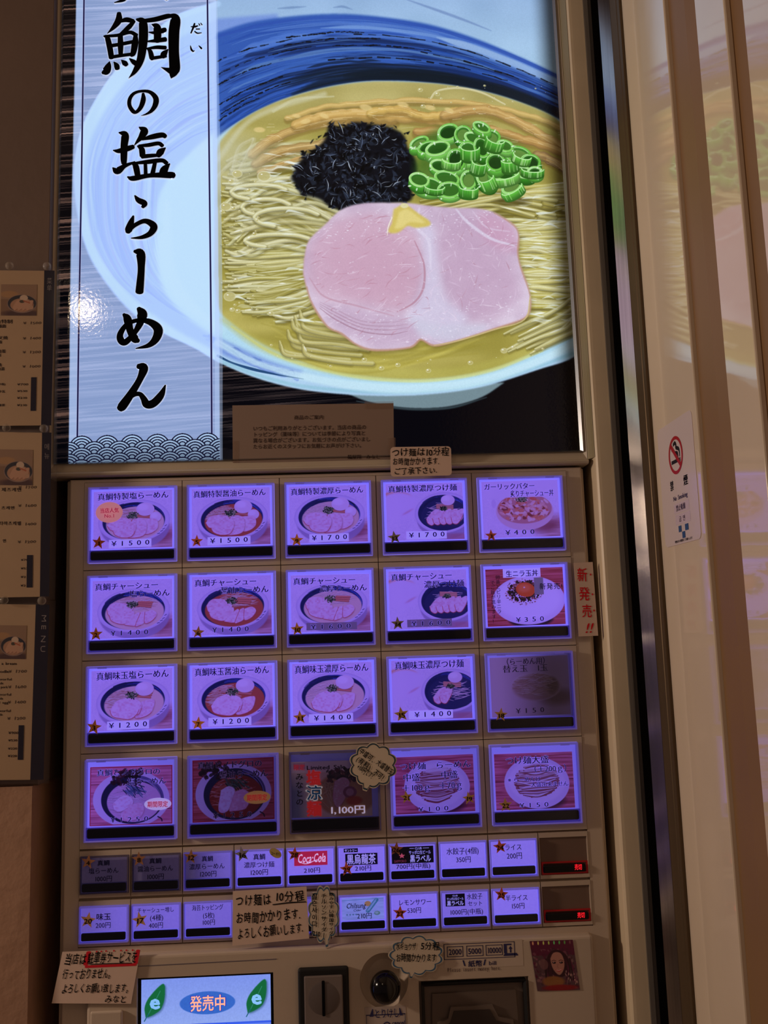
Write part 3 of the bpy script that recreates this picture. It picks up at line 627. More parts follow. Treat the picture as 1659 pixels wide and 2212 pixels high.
    # bubbles and oil glints
    for i in range(90):
        t = rnd.random()
        if t < .5: x, y = rnd.uniform(475,560), rnd.uniform(370,680)
        elif t < .8: x = rnd.uniform(560,1180); y = 745+40*math.sin((x-560)/640*3.14)+rnd.uniform(-8,25)
        else: x, y = rnd.uniform(900,1210), rnd.uniform(180,240)
        r = rnd.choice([1.2,1.6,2.4,3.5,6])*K
        cx, cy = T((x, y)); 
        if r > 3: c.ell(cx, cy, r, r*.8, (232,232,200), .5, 1.5); c.ell(cx, cy, r*.78, r*.6, (178,168,92), .7, 1.5)
        c.ell(cx-r*.3, cy-r*.3, max(1, r*.3), max(1, r*.25), (252,252,240), .9, 1)
    for x, y, r in ((512,375,12),(499,391,7),(487,446,13),(496,640,14),(501,668,6),(585,677,7),(510,604,6),(1088,757,8),(1108,750,5),(570,380,16)):
        cx, cy = T((x, y)); c.ell(cx, cy, r*K, r*.8*K, (226,226,190), .65, 2); c.ell(cx, cy, r*.84*K, r*.66*K, (186,178,112), .75, 3); c.ell(cx-r*.5, cy-r*.4, 3, 2, (255,255,250), .9, 1)
    c.noise(.05, (2,2), 8)
    # translucent white title band with rules and wave pattern
    band = TT([(166,-60),(163,100),(153,560),(148,1010),(475,1010),(474,760),(470,400),(466,-60)])
    bb, bmk = c.mask(band, 1); r = c.a[bb[1]:bb[3], bb[0]:bb[2]]; lum = r.mean(2, keepdims=True)
    tgt = r*.31+np.array([138,160,202])
    wave_top = T((300,948))[1]
    r += (tgt-r)*(bmk[..., None]); 
    for xs in ([(153,560),(148,1010)],): pass
    for a, b in (((173,-60),(160,560)),((460,-60),(471,560))):
        c.stroke(TT([a, b, ((157,1000) if a[0] < 300 else (472,1000))]), 17*K, (186,210,246), .45, 1.5)
    for a in ([(182,-60),(177,300),(170,700),(166.5,955)],[(447,-60),(451,300),(455.5,700),(457,940)]):
        c.stroke(TT(a), 5.2*K, (196,206,240), .9, 1); c.stroke(TT(a), 3.4*K, (16,14,60), 1, 1)
    # seigaiha waves
    x0, x1 = T((148,1000))[0], T((475,1000))[0]; yt = T((300,940))[1]; yb = T((300,1016))[1]
    rad = (x1-x0)/12.0; sub = slice(int(yt-rad), h); sx = slice(int(x0), int(x1)); Y, X = np.mgrid[sub, sx].astype(np.float32); col = np.full(Y.shape, -1., np.float32); ins = np.zeros(Y.shape, bool)
    row0 = T((300,964))[1]
    for k in range(7):
        cy = row0+k*rad*.48; off = (k % 2)*rad; X2 = (X-x0-off+rad*8) % (2*rad)-rad; d = np.sqrt(X2*X2+(Y-cy)**2)/rad; on = (d < 1.0) & (Y <= cy+rad*.05) if k == 0 else (d < 1.0)
        tn = np.where(np.mod((1-d)*4.6, 1) < .42, 0., 1.); tn[d < .22] = .75
        col = np.where(on, tn, col)
    on = col >= 0; kk = np.clip((Y-yt)/(yb-yt), 0, 1)[..., None]
    light = np.array([176,208,242])*(1-kk*.5); rr = c.a[sub, sx]; rr[:] = np.where(on[..., None], np.where(col[..., None] > .5, light*(.78+.22*col[..., None]), np.array([12,12,40])), rr)
    below = (Y > row0+rad*.2) & ~on; rr[below] = (12,12,40)
    return c.image('poster_print')

# ------------------------------------------------------------------ menu card prints (print colours; the violet backlight tints them)
def bowl_card(kind, seed):
    rnd = random.Random(seed); w, h = 400, 300
    c = Canvas(w, h, (238,226,240)); c.a += ((value_noise(h, w, 4, 4, seed)-.5)*16)[..., None]
    def noodles(cx, cy, rx, ry, n, cols, wd=4, clip=None):
        for i in range(n):
            a = rnd.uniform(0, 6.28); r = rnd.random()**.5*.85; x = cx+rx*r*math.cos(a); y = cy+ry*r*math.sin(a); d = rnd.uniform(-.7,.5); l = rnd.uniform(14,44)
            c.stroke([(x-l*math.cos(d), y-l*math.sin(d)*.5, .6),(x, y+rnd.uniform(-5,5), 1),(x+l*math.cos(d), y+l*math.sin(d)*.5,.6)], wd, rnd.choice(cols), .75, 1.2, shade=.3, clip=clip, n=4)
    def meat(pts, col=(246,214,222), edge=(214,84,84)):
        R = resample(pts+[pts[0]], 6); c.poly([(x+2, y+4) for x, y in R], (150,80,80), .5, 3); c.poly(R, col, 1, 1)
        c.stroke([tuple(p) for p in R[len(R)//2:]], 2.6, edge, .85, 1.3, n=1); bb, m = c.mask(R, 2)
        if bb:
            n = value_noise(h, w, 7, 9, rnd.randint(0, 99))[bb[1]:bb[3], bb[0]:bb[2]]; c.mix(bb, m*np.clip(n-.5, 0, 1)*.9, (228,150,170)); c.mix(bb, m*np.clip(.45-n, 0, 1)*.9, (255,244,248))
    def greens(x, y, r=26):
        for i in range(110):
            a = rnd.uniform(0, 6.28); q = rnd.random()*r; c.ell(x+q*1.2*math.cos(a), y+q*.7*math.sin(a), rnd.uniform(3,6), rnd.uniform(1.5,3.5), rnd.choice([(30,52,40),(70,100,60),(120,146,96),(20,30,30),(150,166,120)]), .9, 1, rnd.uniform(0,3))
    def egg(x, y, rx, ry): c.ell(x+1, y+4, rx, ry, (180,130,120), .6, 6); c.ell(x, y, rx, ry, (244,226,234), 1, 2); c.ell(x-rx*.25, y-ry*.3, rx*.6, ry*.5, (255,246,252), .7, 8)
    def table():
        tm = value_noise(h, w, 3, 60, seed+1)
        yy, xx = np.mgrid[0:h, 0:w]; k = np.clip((xx-250)/90, 0, 1)*np.clip((yy-165)/50, 0, 1)
        c.a += ((np.array([206,150,150])+((tm-.5)*60)[..., None])-c.a)*(k*.85)[..., None]; c.ell(330, 245, 70, 26, (150,74,84), .75, 26, -.2)
    def bowl(cx, cy, rx, ry, broth, dark=(30,42,84)):
        c.ell(cx+4, cy+ry*.30, rx*.96, ry*1.0, (176,160,190), .9, 6)
        c.ell(cx, cy, rx, ry, (214,202,226), 1, 2, -.06); c.ell(cx, cy, rx*.97, ry*.96, (228,218,238), 1, 5, -.06)
        c.ell(cx-2, cy, rx*.87, ry*.87, dark, 1, 3, -.06)
        for i in range(46):
            f = rnd.uniform(.70,.87); a0 = rnd.uniform(3.4, 5.9); a1 = a0+rnd.uniform(.3,.9)
            c.stroke([(cx-2+rx*f*math.cos(a), cy+ry*f*math.sin(a)) for a in np.linspace(a0, a1, 6)], rnd.uniform(2,5), rnd.choice([(60,88,190),(40,62,150),(90,120,210),(24,32,70)]) if a0 > 4.3 else rnd.choice([(30,42,84),(44,56,104),(22,30,60)]), .6, 1.5, n=3)
        c.ell(cx+5, cy+ry*.11, rx*.81, ry*.78, broth, 1, 4, -.06)
        m = Canvas(w, h, (0,0,0)); m.ell(cx+5, cy+ry*.11, rx*.81, ry*.78, (1,1,1), 1, 3, -.06); return m.a[..., 0]
    def dashes(cx, cy, rx, ry):
        for a in (.25,.42,.55,.7): c.stroke([(cx+rx*.93*math.cos(a), cy+ry*.93*math.sin(a)),(cx+rx*.9*math.cos(a+.07), cy+ry*.9*math.sin(a+.07))], 3, (50,40,90), .8, 1)
    K = kind
    if K in ('shio','shoyu','noko'):
        pass
    base, style = (K.split('_')+[''])[:2]
    broth = {'shio': (244,212,196), 'shoyu': (196,96,70), 'noko': (240,208,190)}.get(base, (240,210,200))
    if base in ('shio','shoyu','noko'):
        table(); cx, cy, rx, ry = 206, 158, 182, 112
        clip = bowl(cx, cy, rx, ry, broth); dashes(cx, cy, rx, ry)
        cols = [(246,222,206),(250,232,220),(236,196,176),(226,170,150)] if base != 'noko' else [(250,226,214),(246,216,204)]
        if style != 'cha': noodles(140, 140, 92, 58, 150, cols, 4, clip)
        else: noodles(220, 120, 110, 44, 90, cols, 4, clip)
        for q in range(3): c.stroke([(222+q*5, 134-q*9), (290+q*4, 142-q*11)], 11, (236,140,112), .95, 1.5, shade=.3)
        if style in ('toku','aji'):
            egg(262, 98, 46, 35)
            if style == 'toku': egg(314, 140, 29, 26)
        if style == 'toku':
            meat([(70,180),(96,146),(150,140),(190,156),(180,190),(140,206),(90,204)]); meat([(250,150),(316,152),(326,196),(290,226),(250,222)]); meat([(196,152),(246,146),(270,180),(258,232),(210,246),(170,236)]); meat([(98,208),(150,192),(196,160),(216,186),(196,236),(150,244),(112,230)])
        elif style == 'aji':
            meat([(230,170),(270,156),(312,158),(296,216),(250,240),(214,236)], (248,214,224)); meat([(92,196),(130,152),(196,140),(244,166),(232,212),(196,244),(140,240),(104,226)], (250,222,230)); meat([(236,200),(240,180),(250,178),(240,214),(226,226)], (246,210,222))
        else:
            meat([(72,150),(96,120),(150,118),(200,140),(186,176),(120,188),(82,180)]); meat([(84,184),(150,180),(204,160),(206,190),(160,228),(100,212)]); meat([(160,232),(200,190),(232,170),(240,200),(216,238)])
            meat([(240,172),(262,168),(262,220),(222,242),(216,232)]); meat([(262,170),(300,160),(322,180),(300,214),(262,226)])
        greens(198, 128)
    elif base == 'tsuke':
        c.ell(50, 72, 80, 32, (246,170,120), .8, 8); c.ell(64, 120, 104, 74, (240,226,242), 1, 14); c.ell(110, 150, 30, 6, (224,160,170), .5, 6, -.5)
        cx, cy, rx, ry = 296, 158, 150, 108; clip = bowl(cx, cy, rx, ry, (40,50,92)); clip2 = clip
        noodles(300, 160, 90, 56, 70, [(244,222,214),(248,232,226)], 4, clip2)
        for q in range(3): c.stroke([(262, 116+q*8), (345, 122+q*9)], 9, (240,168,140), .95, 1.5, shade=.3)
        if style in ('toku','aji'): egg(320, 92, 36, 28)
        if style == 'toku': egg(372, 180, 24, 24)
        for q in range(5 if style != 'aji' else 2): x = 205+q*32; meat([(x,190-q*2),(x+34,150),(x+66,140),(x+62,176),(x+34,222-q),(x+8,214)])
        greens(296, 136, 15); c.stroke([(180,214,.5),(230,244,1),(300,256,1),(380,238,1)], 5, (236,226,244), .8, 2)
        tm = np.clip((np.mgrid[0:h, 0:w][1]-260)/80, 0, 1)*np.clip((np.mgrid[0:h, 0:w][0]-262)/14, 0, 1); c.a += (np.array([190,128,140])-c.a)*(tm*.8)[..., None]
    elif base == 'garlic':
        table(); c.a[:, :] = c.a
        c.ell(220, 165, 150, 98, (236,206,206), 1, 3); c.ell(220, 148, 142, 80, (214,150,140), 1, 4); c.a[:88] = (238,226,240)
        m = Canvas(w, h, (0,0,0)); m.ell(220, 148, 138, 76, (1,1,1), 1, 3); m.a[:88] = 0; clip = m.a[..., 0]
        for i in range(150): x, y = rnd.uniform(90,350), rnd.uniform(92,210); c.ell(x, y, rnd.uniform(6,20), rnd.uniform(4,11), rnd.choice([(244,190,170),(224,110,80),(250,220,206),(150,60,54),(236,150,110),(248,206,196)]), .85, 2, rnd.uniform(-1,1), clip=clip)
        m2 = c.a[88:]; greens(206, 96, 26); c.a[:88] = (238,226,240); c.ell(60, 118, 12, 24, (222,206,228), .8, 2)
    elif base == 'nira':
        g = value_noise(h, w, 4, 90, 7); c.a[:] = np.array([196,84,84])+((g-.5)*70)[..., None]
        c.stroke([(0,212),(400,236)], 3, (80,24,34), .8, 2); c.ell(222, 270, 112, 40, (40,18,44), .95, 8); c.ell(216, 168, 186, 128, (240,230,244), 1, 3); c.ell(216, 160, 168, 108, (250,244,252), 1, 18)
        for i in range(220): a = rnd.uniform(0,6.28); r = rnd.random()**.5; c.ell(196+82*r*math.cos(a), 120+56*r*math.sin(a), rnd.uniform(4,10), rnd.uniform(3,7), rnd.choice([(70,30,34),(40,20,30),(110,50,40),(30,26,30),(160,100,90)]), .95, 1.5, rnd.uniform(0,3))
        for i in range(60): a = rnd.uniform(0,6.28); r = 1+rnd.random()*.25; c.ell(196+82*r*math.cos(a), 124+56*r*math.sin(a), 4, 3, rnd.choice([(200,130,110),(110,60,60)]), .7, 1.5)
        c.ell(202, 112, 50, 38, (236,104,44), 1, 2, .2); c.ell(196, 104, 32, 22, (250,140,80), .8, 14); c.ell(196, 100, 5, 4, (255,240,220), .9, 2)
    elif base == 'kae':
        yy, xx = np.mgrid[0:h, 0:w]; c.a[:] = (226,206,196); c.ell(340, 210, 80, 36, (110,70,60), .7, 40); c.ell(228, 152, 128, 74, (232,214,200), 1, 4); c.ell(232, 158, 120, 64, (196,164,140), 1, 14); c.ell(312, 150, 30, 40, (110,80,66), .7, 18)
        m = Canvas(w, h, (0,0,0)); m.ell(228, 150, 120, 64, (1,1,1), 1, 3); noodles(215, 140, 110, 62, 150, [(240,216,180),(226,196,156),(206,170,130),(248,230,204)], 4, m.a[..., 0])
    elif base == 'nodo':
        g = value_noise(h, w, 5, 90, 17); red = style == 'shoyu'
        c.a[:] = (np.array([206,96,96]) if red else np.array([230,140,160]))+((g-.5)*60)[..., None]
        c.stroke([(0,90),(400,86)], 3, (90,20,30), .8, 2); c.stroke([(0,214),(400,222)], 3, (90,20,30), .8, 2)
        c.ell(200, 168, 186, 144, (232,222,240), 1, 3); c.ell(206, 170, 152, 124, (30,36,66), 1, 3)
        for i in range(12): c.stroke([(206+152*f*math.cos(a), 170+124*f*math.sin(a)) for f in [rnd.uniform(.84,.98)] for a in np.linspace(5.0, 6.6, 6)], rnd.uniform(1,4), rnd.choice([(140,130,190),(200,190,226),(60,60,110)]), .7, 1.5)
        c.ell(214, 182, 132, 104, (150,50,40) if red else (226,190,214), 1, 4)
        m = Canvas(w, h, (0,0,0)); m.ell(214, 182, 130, 102, (1,1,1), 1, 3)
        noodles(190, 170, 120, 90, 150, [(220,120,90),(240,190,160),(200,90,66)] if red else [(240,214,232),(224,190,214),(250,236,244)], 4.5, m.a[..., 0])
        for i in range(60): c.ell(rnd.uniform(40,170) if red else rnd.uniform(110,250), rnd.uniform(20,90), rnd.uniform(6,18), rnd.uniform(4,12), rnd.choice([(40,16,30),(70,30,44),(24,12,26)]), .8, 2, rnd.uniform(0,3))
        for i in range(46): a = rnd.uniform(-.3,1.2); x, y = rnd.uniform(160,250), rnd.uniform(96,130); c.stroke([(x,y),(x+rnd.uniform(10,36),y+rnd.uniform(6,36))], 5, rnd.choice([(60,84,60),(90,120,90),(40,60,50)] if red else [(80,110,140),(120,150,180),(50,70,100)]), .9, 1.2, shade=.3)
        if red: meat([(140,150),(176,132),(206,148),(200,190),(170,250),(128,246)], (246,236,240), (240,220,226)); meat([(208,160),(250,150),(280,180),(262,240),(200,252),(180,244)], (240,190,196), (220,160,170))
        else: meat([(110,190),(160,150),(200,160),(206,196),(150,230),(120,222)], (250,236,246), (226,190,214)); meat([(150,240),(200,200),(250,190),(262,230),(230,270),(160,276)], (244,206,222), (226,180,204))
        c.stroke([(330,262),(346,272),(350,284)], 6, (30,20,50), .9, 2); b = (206,30,50); c.a[:, :4] = b; c.a[:, -4:] = b; c.a[:4] = b; c.a[-4:] = b
    elif base == 'ryo':
        c.a[:] = (250,236,196); c.a[60:, :] = (236,216,170); yy, xx = np.mgrid[0:h, 0:w]; k = np.clip((90-xx)/60, 0, 1)*np.clip((yy-60)/100, 0, 1); c.a += (np.array([130,140,140])-c.a)*k[..., None]
        c.ell(270, 180, 150, 120, (196,150,96), 1, 14)
        for i in range(50): c.stroke([(rnd.uniform(130,200), rnd.uniform(90,240)),(rnd.uniform(180,230), rnd.uniform(90,260))], 5, rnd.choice([(190,160,110),(160,130,84),(206,180,130)]), .7, 2)
        for i in range(90): c.ell(rnd.uniform(180,330), rnd.uniform(45,110), rnd.uniform(6,16), rnd.uniform(4,10), rnd.choice([(60,50,50),(90,70,60),(46,40,44),(110,60,60)]), .85, 2, rnd.uniform(0,3))
        meat([(215,110),(260,90),(290,120),(262,210),(225,250),(205,200)], (214,170,160), (180,120,110)); c.ell(340, 160, 46, 44, (206,160,100), 1, 6); c.ell(290, 170, 34, 32, (150,90,100), 1, 4); c.ell(290, 170, 20, 20, (200,150,150), 1, 6); c.ell(310, 215, 40, 24, (190,70,50), .8, 10)
        c.a[8:40, 10:70] = (226,180,160)
    elif base in ('mori','omori'):
        g = value_noise(h, w, 6, 90, 27); c.a[:] = np.array([206,104,120])+((g-.5)*80)[..., None]; c.stroke([(0,150),(400,146)], 3, (96,20,50), .85, 2)
        c.ell(230, 258, 120, 50, (60,16,50), .8, 16); c.ell(212, 160, 166, 138, (236,226,246), 1, 3, .1); c.ell(212, 154, 142, 114, (246,238,252), 1, 10, .1)
        cols = [(246,232,240),(238,218,226),(226,196,200),(252,244,250)]
        for i in range(75):
            y = 74+rnd.random()*162; x0 = 212-118*math.sqrt(max(0, 1-((y-152)/96)**2)); x1 = 424-x0; k = rnd.uniform(-14,22)
            c.stroke([(x0+rnd.uniform(4,30),y+2,.6),((x0+x1)/2,y+k,1),(x1-rnd.uniform(4,30),y-6,.6)], 12, (150,70,76), .85, 1.5, n=6); c.stroke([(x0+rnd.uniform(4,30),y-1,.6),((x0+x1)/2,y+k-3,1),(x1-rnd.uniform(4,30),y-9,.6)], 9, rnd.choice(cols), .95, 1.3, shade=.3, n=6)
        if base == 'mori': c.ell(212, 158, 152, 132, (246,238,252), .0, 2)
    return c.image('card_print_'+kind)
def small_card(seed):
    c = Canvas(96, 64, (236,230,240)); c.a += ((value_noise(64, 96, 3, 3, seed)-.5)*10)[..., None]; return c.image('small_card_print')

# ------------------------------------------------------------------ materials
CREAM = mat('cream_plastic', (206,188,170), .34, noise=.03, nscale=14, bump=.05, bscale=900)
CREAMD = mat('cream_moulding', (198,184,164), .28, noise=.04, nscale=20)
GROOVE = mat('dark_gap', (22,16,14), .9)
BLACK = mat('black_gloss_plastic', (6,5,9), .25, spec=.3)
BLACKM = mat('black_matt_plastic', (14,13,15), .6)
PLASTER = mat('rough_plaster', (168,130,106), .85, noise=.10, nscale=9, bump=.9, bscale=22)
BOARD = mat('painted_board', (104,84,74), .6, noise=.04, nscale=12, bump=.1, bscale=60)
STEEL = mat('brushed_steel', (178,172,168), .22, metal=1.0, noise=.10, nscale=6, stretch=(60,60,1.2))
STEELD = mat('dark_anodised_steel', (132,126,120), .30, metal=.12, noise=.12, nscale=8, stretch=(60,60,1.5))
BRONZE = mat('dull_bronze_metal', (104,86,64), .42, metal=.6, noise=.08, nscale=8, stretch=(40,40,1.2))
ENAMEL = mat('glossy_cream_enamel', (226,208,184), .045, spec=1.0, noise=.02, nscale=18, bump=.02, bscale=30)
BROWNP = mat('brown_painted_metal', (138,104,68), .55, noise=.04, nscale=16)
CREAMW = mat('cream_painted_metal', (226,208,178), .40, noise=.05, nscale=16)
PAPER = mat('note_paper', (228,200,184), .75, noise=.02, nscale=60)
GREYP = mat('grey_plastic', (92,84,84), .42)
VIOLET = lin((128,108,255))

# ------------------------------------------------------------------ the setting
def wallbox(name, *a, m, **k): return box(name, *a, m, None, kind='structure', **k)
box('wall_left', -1.60, -0.0455, -0.022, 0.16, 0, Z0-.340+.0, PLASTER, kind='structure', label='rough cream plaster wall left of the ticket machine')
box('trim_1', -1.60, -0.0405, -0.016, 0.16, Z0-.340, 2.75, BOARD, kind='structure', bev=.001, label='plain brown board above the plaster, left of the lit poster')
box('wall_back', -0.0455, 0.6012, 0.14, 0.17, 0, 2.75, mat('niche_back', (120,96,80), .8), kind='structure')
floor = box('floor', -1.6, 1.3, -3.2, 0.17, -0.05, 0, mat('floor_tile', (120,104,92), .5, noise=.1, nscale=5), kind='structure')
box('ceiling', -1.6, 1.3, -3.2, 0.17, 2.75, 2.80, mat('ceiling_paint', (190,176,160), .8), kind='structure')
# right hand wall: plan outline (x, y) running from beside the machine towards the viewer, standing on the floor
def extrude_plan(name, pts, m, z0=0.0, z1=2.75, **k):
    bm = bmesh.new(); a = [bm.verts.new((x, y, z0)) for x, y in pts]; b = [bm.verts.new((x, y, z1)) for x, y in pts]
    bm.faces.new(a[::-1]); bm.faces.new(b)
    for i in range(len(pts)): j = (i+1) % len(pts); bm.faces.new((a[i], a[j], b[j], b[i]))
    return bm_obj(name, bm, m, None, **k)
XW = 0.645
extrude_plan('trim_9', [(.5962,.0),(.5962,-.0040),(.5975,-.0060),(.5998,-.0110),(.6010,-.0170),(.6012,-.0172),(.6012,.0)], mat('shaded_cream_paint', (150,138,108), .5), Z0+.0126, 2.75, kind='structure', label='curved cream moulding between the lit poster and the jamb')  # recess shade and greenish poster light put into the cream colour
extrude_plan('trim_2', [(.6013,.14),(.6013,-.015),(.6018,-.0175),(.6038,-.0196),(.6070,-.0200),(.6218,-.0205),(.6218,.14)], CREAMW, kind='structure', label='cream painted jamb beside the ticket machine')
extrude_plan('trim_3', [(.6220,.14),(.6220,-.0220),(.6275,-.0220),(.6280,-.0190),(.6326,-.0190),(.6326,.14)], STEELD, kind='structure', label='dark steel channel right of the cream jamb')
extrude_plan('trim_4', [(.6328,.14),(.6328,.05),(.70,.05),(.70,.14)], GROOVE, kind='structure', label='black gap behind the steel frame')
extrude_plan('trim_5', [(.6334,-.045),(.6422,-.0614),(.70,-.0614),(.70,-.045)], STEEL, kind='structure', label='polished steel frame strip right of the black gap')
extrude_plan('trim_6', [(.6424,-.0616),(.6424,-.0830),(.6430,-.0836),(.6430,-.0862),(.6424,-.0868),(.6424,-.0940),(.70,-.0940),(.70,-.0616)], BRONZE, kind='structure', label='dull bronze frame strip beside the no smoking panel')
def panel(name, ya, yb, yg, label, x0=XW):
    extrude_plan(name, [(x0+.0015,ya),(x0,ya-.0015),(x0,yb+.0004),(x0+.0005,yb-.0004),(x0+.0016,yb-.0009),(x0+.0052,yb-.001),(x0+.09,yb-.001),(x0+.09,ya)], ENAMEL, kind='structure', label=label)
    extrude_plan('trim_7' if yb > -.3 else 'trim_8', [(x0+.0050,yb-.0012),(x0+.0054,yg+.034),(x0+.0090,yg+.012),(x0+.016,yg+.0004),(x0+.09,yg+.0004),(x0+.09,yb-.0012)], BROWNP, kind='structure', label='matt brown groove beside the '+label.split(' panel')[0]+' panel')
panel('wall_right', -.0952, -.2165, -.2885, 'glossy cream enamelled wall panel carrying the no smoking sign')
panel('wall_right', -.2885, -.3455, -.3775, 'narrow glossy cream wall panel with the poster mirrored in its edge')
extrude_plan('wall_right', [(XW+.0015,-.3775),(XW,-.379),(XW,-.62),(XW+.03,-.64),(XW+.03,-2.2),(XW+.09,-2.2),(XW+.09,-.3775)], ENAMEL, kind='structure', label='nearest cream wall panel at the right edge')

# ------------------------------------------------------------------ the illuminated sign above the machine
sign = empty('illuminated_sign', (.285, .02, Z0+.02), 'large backlit poster of a salt ramen bowl above the ticket machine', 'sign')
PS = Surf((PX0,0,PZ1+Z0),(PX1,0,PZ1+Z0),(PX1,0,PZ0+Z0),(PX0,0,PZ0+Z0))
pim = paint_poster()
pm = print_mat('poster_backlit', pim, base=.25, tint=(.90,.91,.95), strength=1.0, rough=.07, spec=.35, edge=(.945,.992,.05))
nt = pm.node_tree; tc = nt.nodes.new('ShaderNodeTexCoord'); nz = nt.nodes.new('ShaderNodeTexNoise'); nz.inputs['Scale'].default_value = 260; bp = nt.nodes.new('ShaderNodeBump'); bp.inputs['Strength'].default_value = .035; bp.inputs['Distance'].default_value = .002
nt.links.new(tc.outputs['Object'], nz.inputs['Vector']); nt.links.new(nz.outputs['Fac'], bp.inputs['Height']); nt.links.new(bp.outputs[0], nt.nodes['Principled BSDF'].inputs['Normal'])
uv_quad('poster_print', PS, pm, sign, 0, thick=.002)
bm = bmesh.new(); frame_bm(bm, PX0-.0055, PX1+.0042, Z0+.0126, Z0+PZ1+.02, PX0, PX1-.0008, Z0+PZ0+.001, Z0+PZ1, -.004, .06, .0004)
bm_obj('sign_frame', bm, CREAMD, sign)
bm = bmesh.new(); frame_bm(bm, PX0, PX1, Z0+PZ0, Z0+PZ1, PX0+.0012, PX1-.0030, Z0+PZ0+.0022, Z0+PZ1-.002, -.0042, -.0002, -.0006)
bm_obj('inner_frame', bm, mat('polished_aluminium', (190,196,204), .25, metal=1.0), sign)
box('sign_cabinet', PX0-.004, PX1+.0038, .0035, .12, Z0+.013, Z0+PZ1+.02, CREAMD, sign)
# title, brushed characters
def s_title():
    def A(px, L): return [[(180+x/5.53, y/5.53, w_/5.53) for x, y, w_ in s] for s in L]
    def B(L): return [[(x/2.37, 500+y/2.37, w_/2.37) for x, y, w_ in s] for s in L]
    up = A(0, [
     [(430,165,50),(425,250,80),(370,330,55),(288,412,6)], [(445,265,34),(520,245,62),(600,262,52)], [(610,262,40),(540,340,60),(460,400,30),(420,430,14)],
     [(250,440,22),(290,460,58),(320,580,66),(340,700,62)], [(285,440,34),(420,430,42),(560,395,46),(640,432,50)], [(628,432,48),(622,520,76),(600,640,66),(575,675,40)],
     [(330,692,44),(460,672,42),(585,655,42)], [(445,420,56),(448,540,66),(450,670,50)], [(340,555,46),(460,535,46),(610,505,46)],
     [(318,745,14),(302,800,72),(275,860,92),(235,880,40)], [(370,750,16),(400,790,60),(410,830,56)], [(460,728,16),(495,760,62),(520,785,50)], [(555,708,16),(600,745,56),(640,775,60)],
     [(640,240,28),(710,270,92),(722,420,106),(708,600,96),(680,740,84),(620,860,56),(545,944,4)], [(700,262,46),(860,242,62),(1000,205,62),(1050,200,50)], [(1030,180,10),(1100,230,108),(1085,400,124),(1084,620,118),(1094,800,124),(1090,850,120)],
     [(1100,840,110),(1070,900,80),(1052,944,10)], [(930,812,4),(990,835,40),(1060,860,90)], [(820,300,10),(880,330,84),(890,430,86),(885,500,80)], [(785,395,14),(860,400,44),(965,372,66),(985,372,48)], [(768,505,20),(880,495,50),(985,480,60)],
     [(760,585,14),(800,620,50),(822,700,58),(826,720,40)], [(770,590,26),(880,575,46),(985,580,50)], [(1015,600,14),(970,650,72),(950,690,60)], [(830,705,44),(990,680,40)],
     # no
     [(718,1125,30),(720,1200,58),(690,1290,52),(640,1345,42),(600,1340,48),(556,1270,46),(560,1190,44),(610,1125,38),(700,1098,34),(800,1110,44),(868,1180,62),(864,1260,62),(820,1330,44),(760,1370,24),(692,1392,4)],
     # shio
     [(430,1592,16),(500,1620,84),(492,1750,80),(488,1900,74),(490,1960,60)], [(362,1805,14),(430,1812,56),(530,1785,66),(600,1762,54)], [(355,2012,14),(410,2050,84),(500,1990,50),(620,1945,24)],
     [(670,1528,14),(730,1570,90),(700,1640,70),(650,1700,36),(608,1752,4)], [(705,1675,26),(820,1645,62),(940,1622,64),(985,1640,50)],
     [(650,1752,16),(700,1790,64),(712,1870,66)], [(668,1750,30),(780,1742,48),(900,1722,48),(950,1752,44)], [(985,1775,14),(930,1820,80),(895,1870,60)], [(705,1880,50),(820,1868,48),(930,1862,34)],
     [(580,1955,18),(628,1990,66),(655,2110,64)], [(600,1960,26),(780,1942,54),(940,1925,50),(1000,1960,48)], [(1035,1965,16),(975,2030,86),(945,2100,80)], [(745,1960,40),(750,2110,44)], [(860,1950,44),(826,2110,56)],
     [(532,2122,16),(600,2140,62),(800,2105,52),(1040,2100,78),(1085,2110,60)]])
    lo = B([
     # ra
     [(700,1010-1185,6),(722,1035-1185,26),(740,1050-1185,34)],
     [(668,1105-1185,8)]*1+[(672,1110-1185,22),(668,1150-1185,28),(664,1185-1185,34)],
     [(664,1190-1185,30),(700,1160-1185,22),(760,1130-1185,24),(790,1155-1185,30),(775,1195-1185,28),(735,1215-1185,12),(672,1222-1185,3)]])
    ra = [[(292,424,3),(300,434,11),(313,441,12),(309,449,7)], [(289,468,4),(284,482,12),(279,497,15),(277,503,10)], [(278,499,11),(292,488,9),(312,479,10),(327,484,13),(333,493,15),(325,506,12),(307,514,8),(284,516,2)]]
    bar = [[(291,544,6),(304,549,18),(306,580,14),(304,610,15),(302,632,16)]]
    me = [[(268,680,6),(276,690,16),(282,715,14),(292,733,16),(300,738,8)], [(300,667,8),(308,680,20),(303,700,14),(290,722,10),(272,740,13),(262,736,14),(261,722,12),(275,702,9),(300,693,9),(325,697,13),(342,712,18),(338,732,16),(322,747,10),(294,754,2)]]
    nn = [[(299,792,10),(311,796,18),(303,820,13),(285,850,15),(266,877,18),(260,884,14)], [(266,876,10),(285,856,10),(302,852,9),(311,862,12),(318,874,16),(332,872,16),(348,855,14),(358,833,3)]]
    top = [[(274,-8,8),(268,2,8),(248,8,2)], [(352,-8,10),(362,0,8)]]
    dai = [[(413,60,2),(421,60,5),(428,58,3)],[(421,53,4),(418,62,4.5),(413,74,3)],[(424,65,3),(432,65,3)],[(421,70,3),(427,74,3.5),(436,73,2)],[(430,53,2),(432,57,3)],[(434,52,2),(437,56,3)],
           [(412,101,2),(414,109,4.5),(418,113,4),(421,111,1)],[(430,101,2),(435,106,4.5),(436,108,3)]]
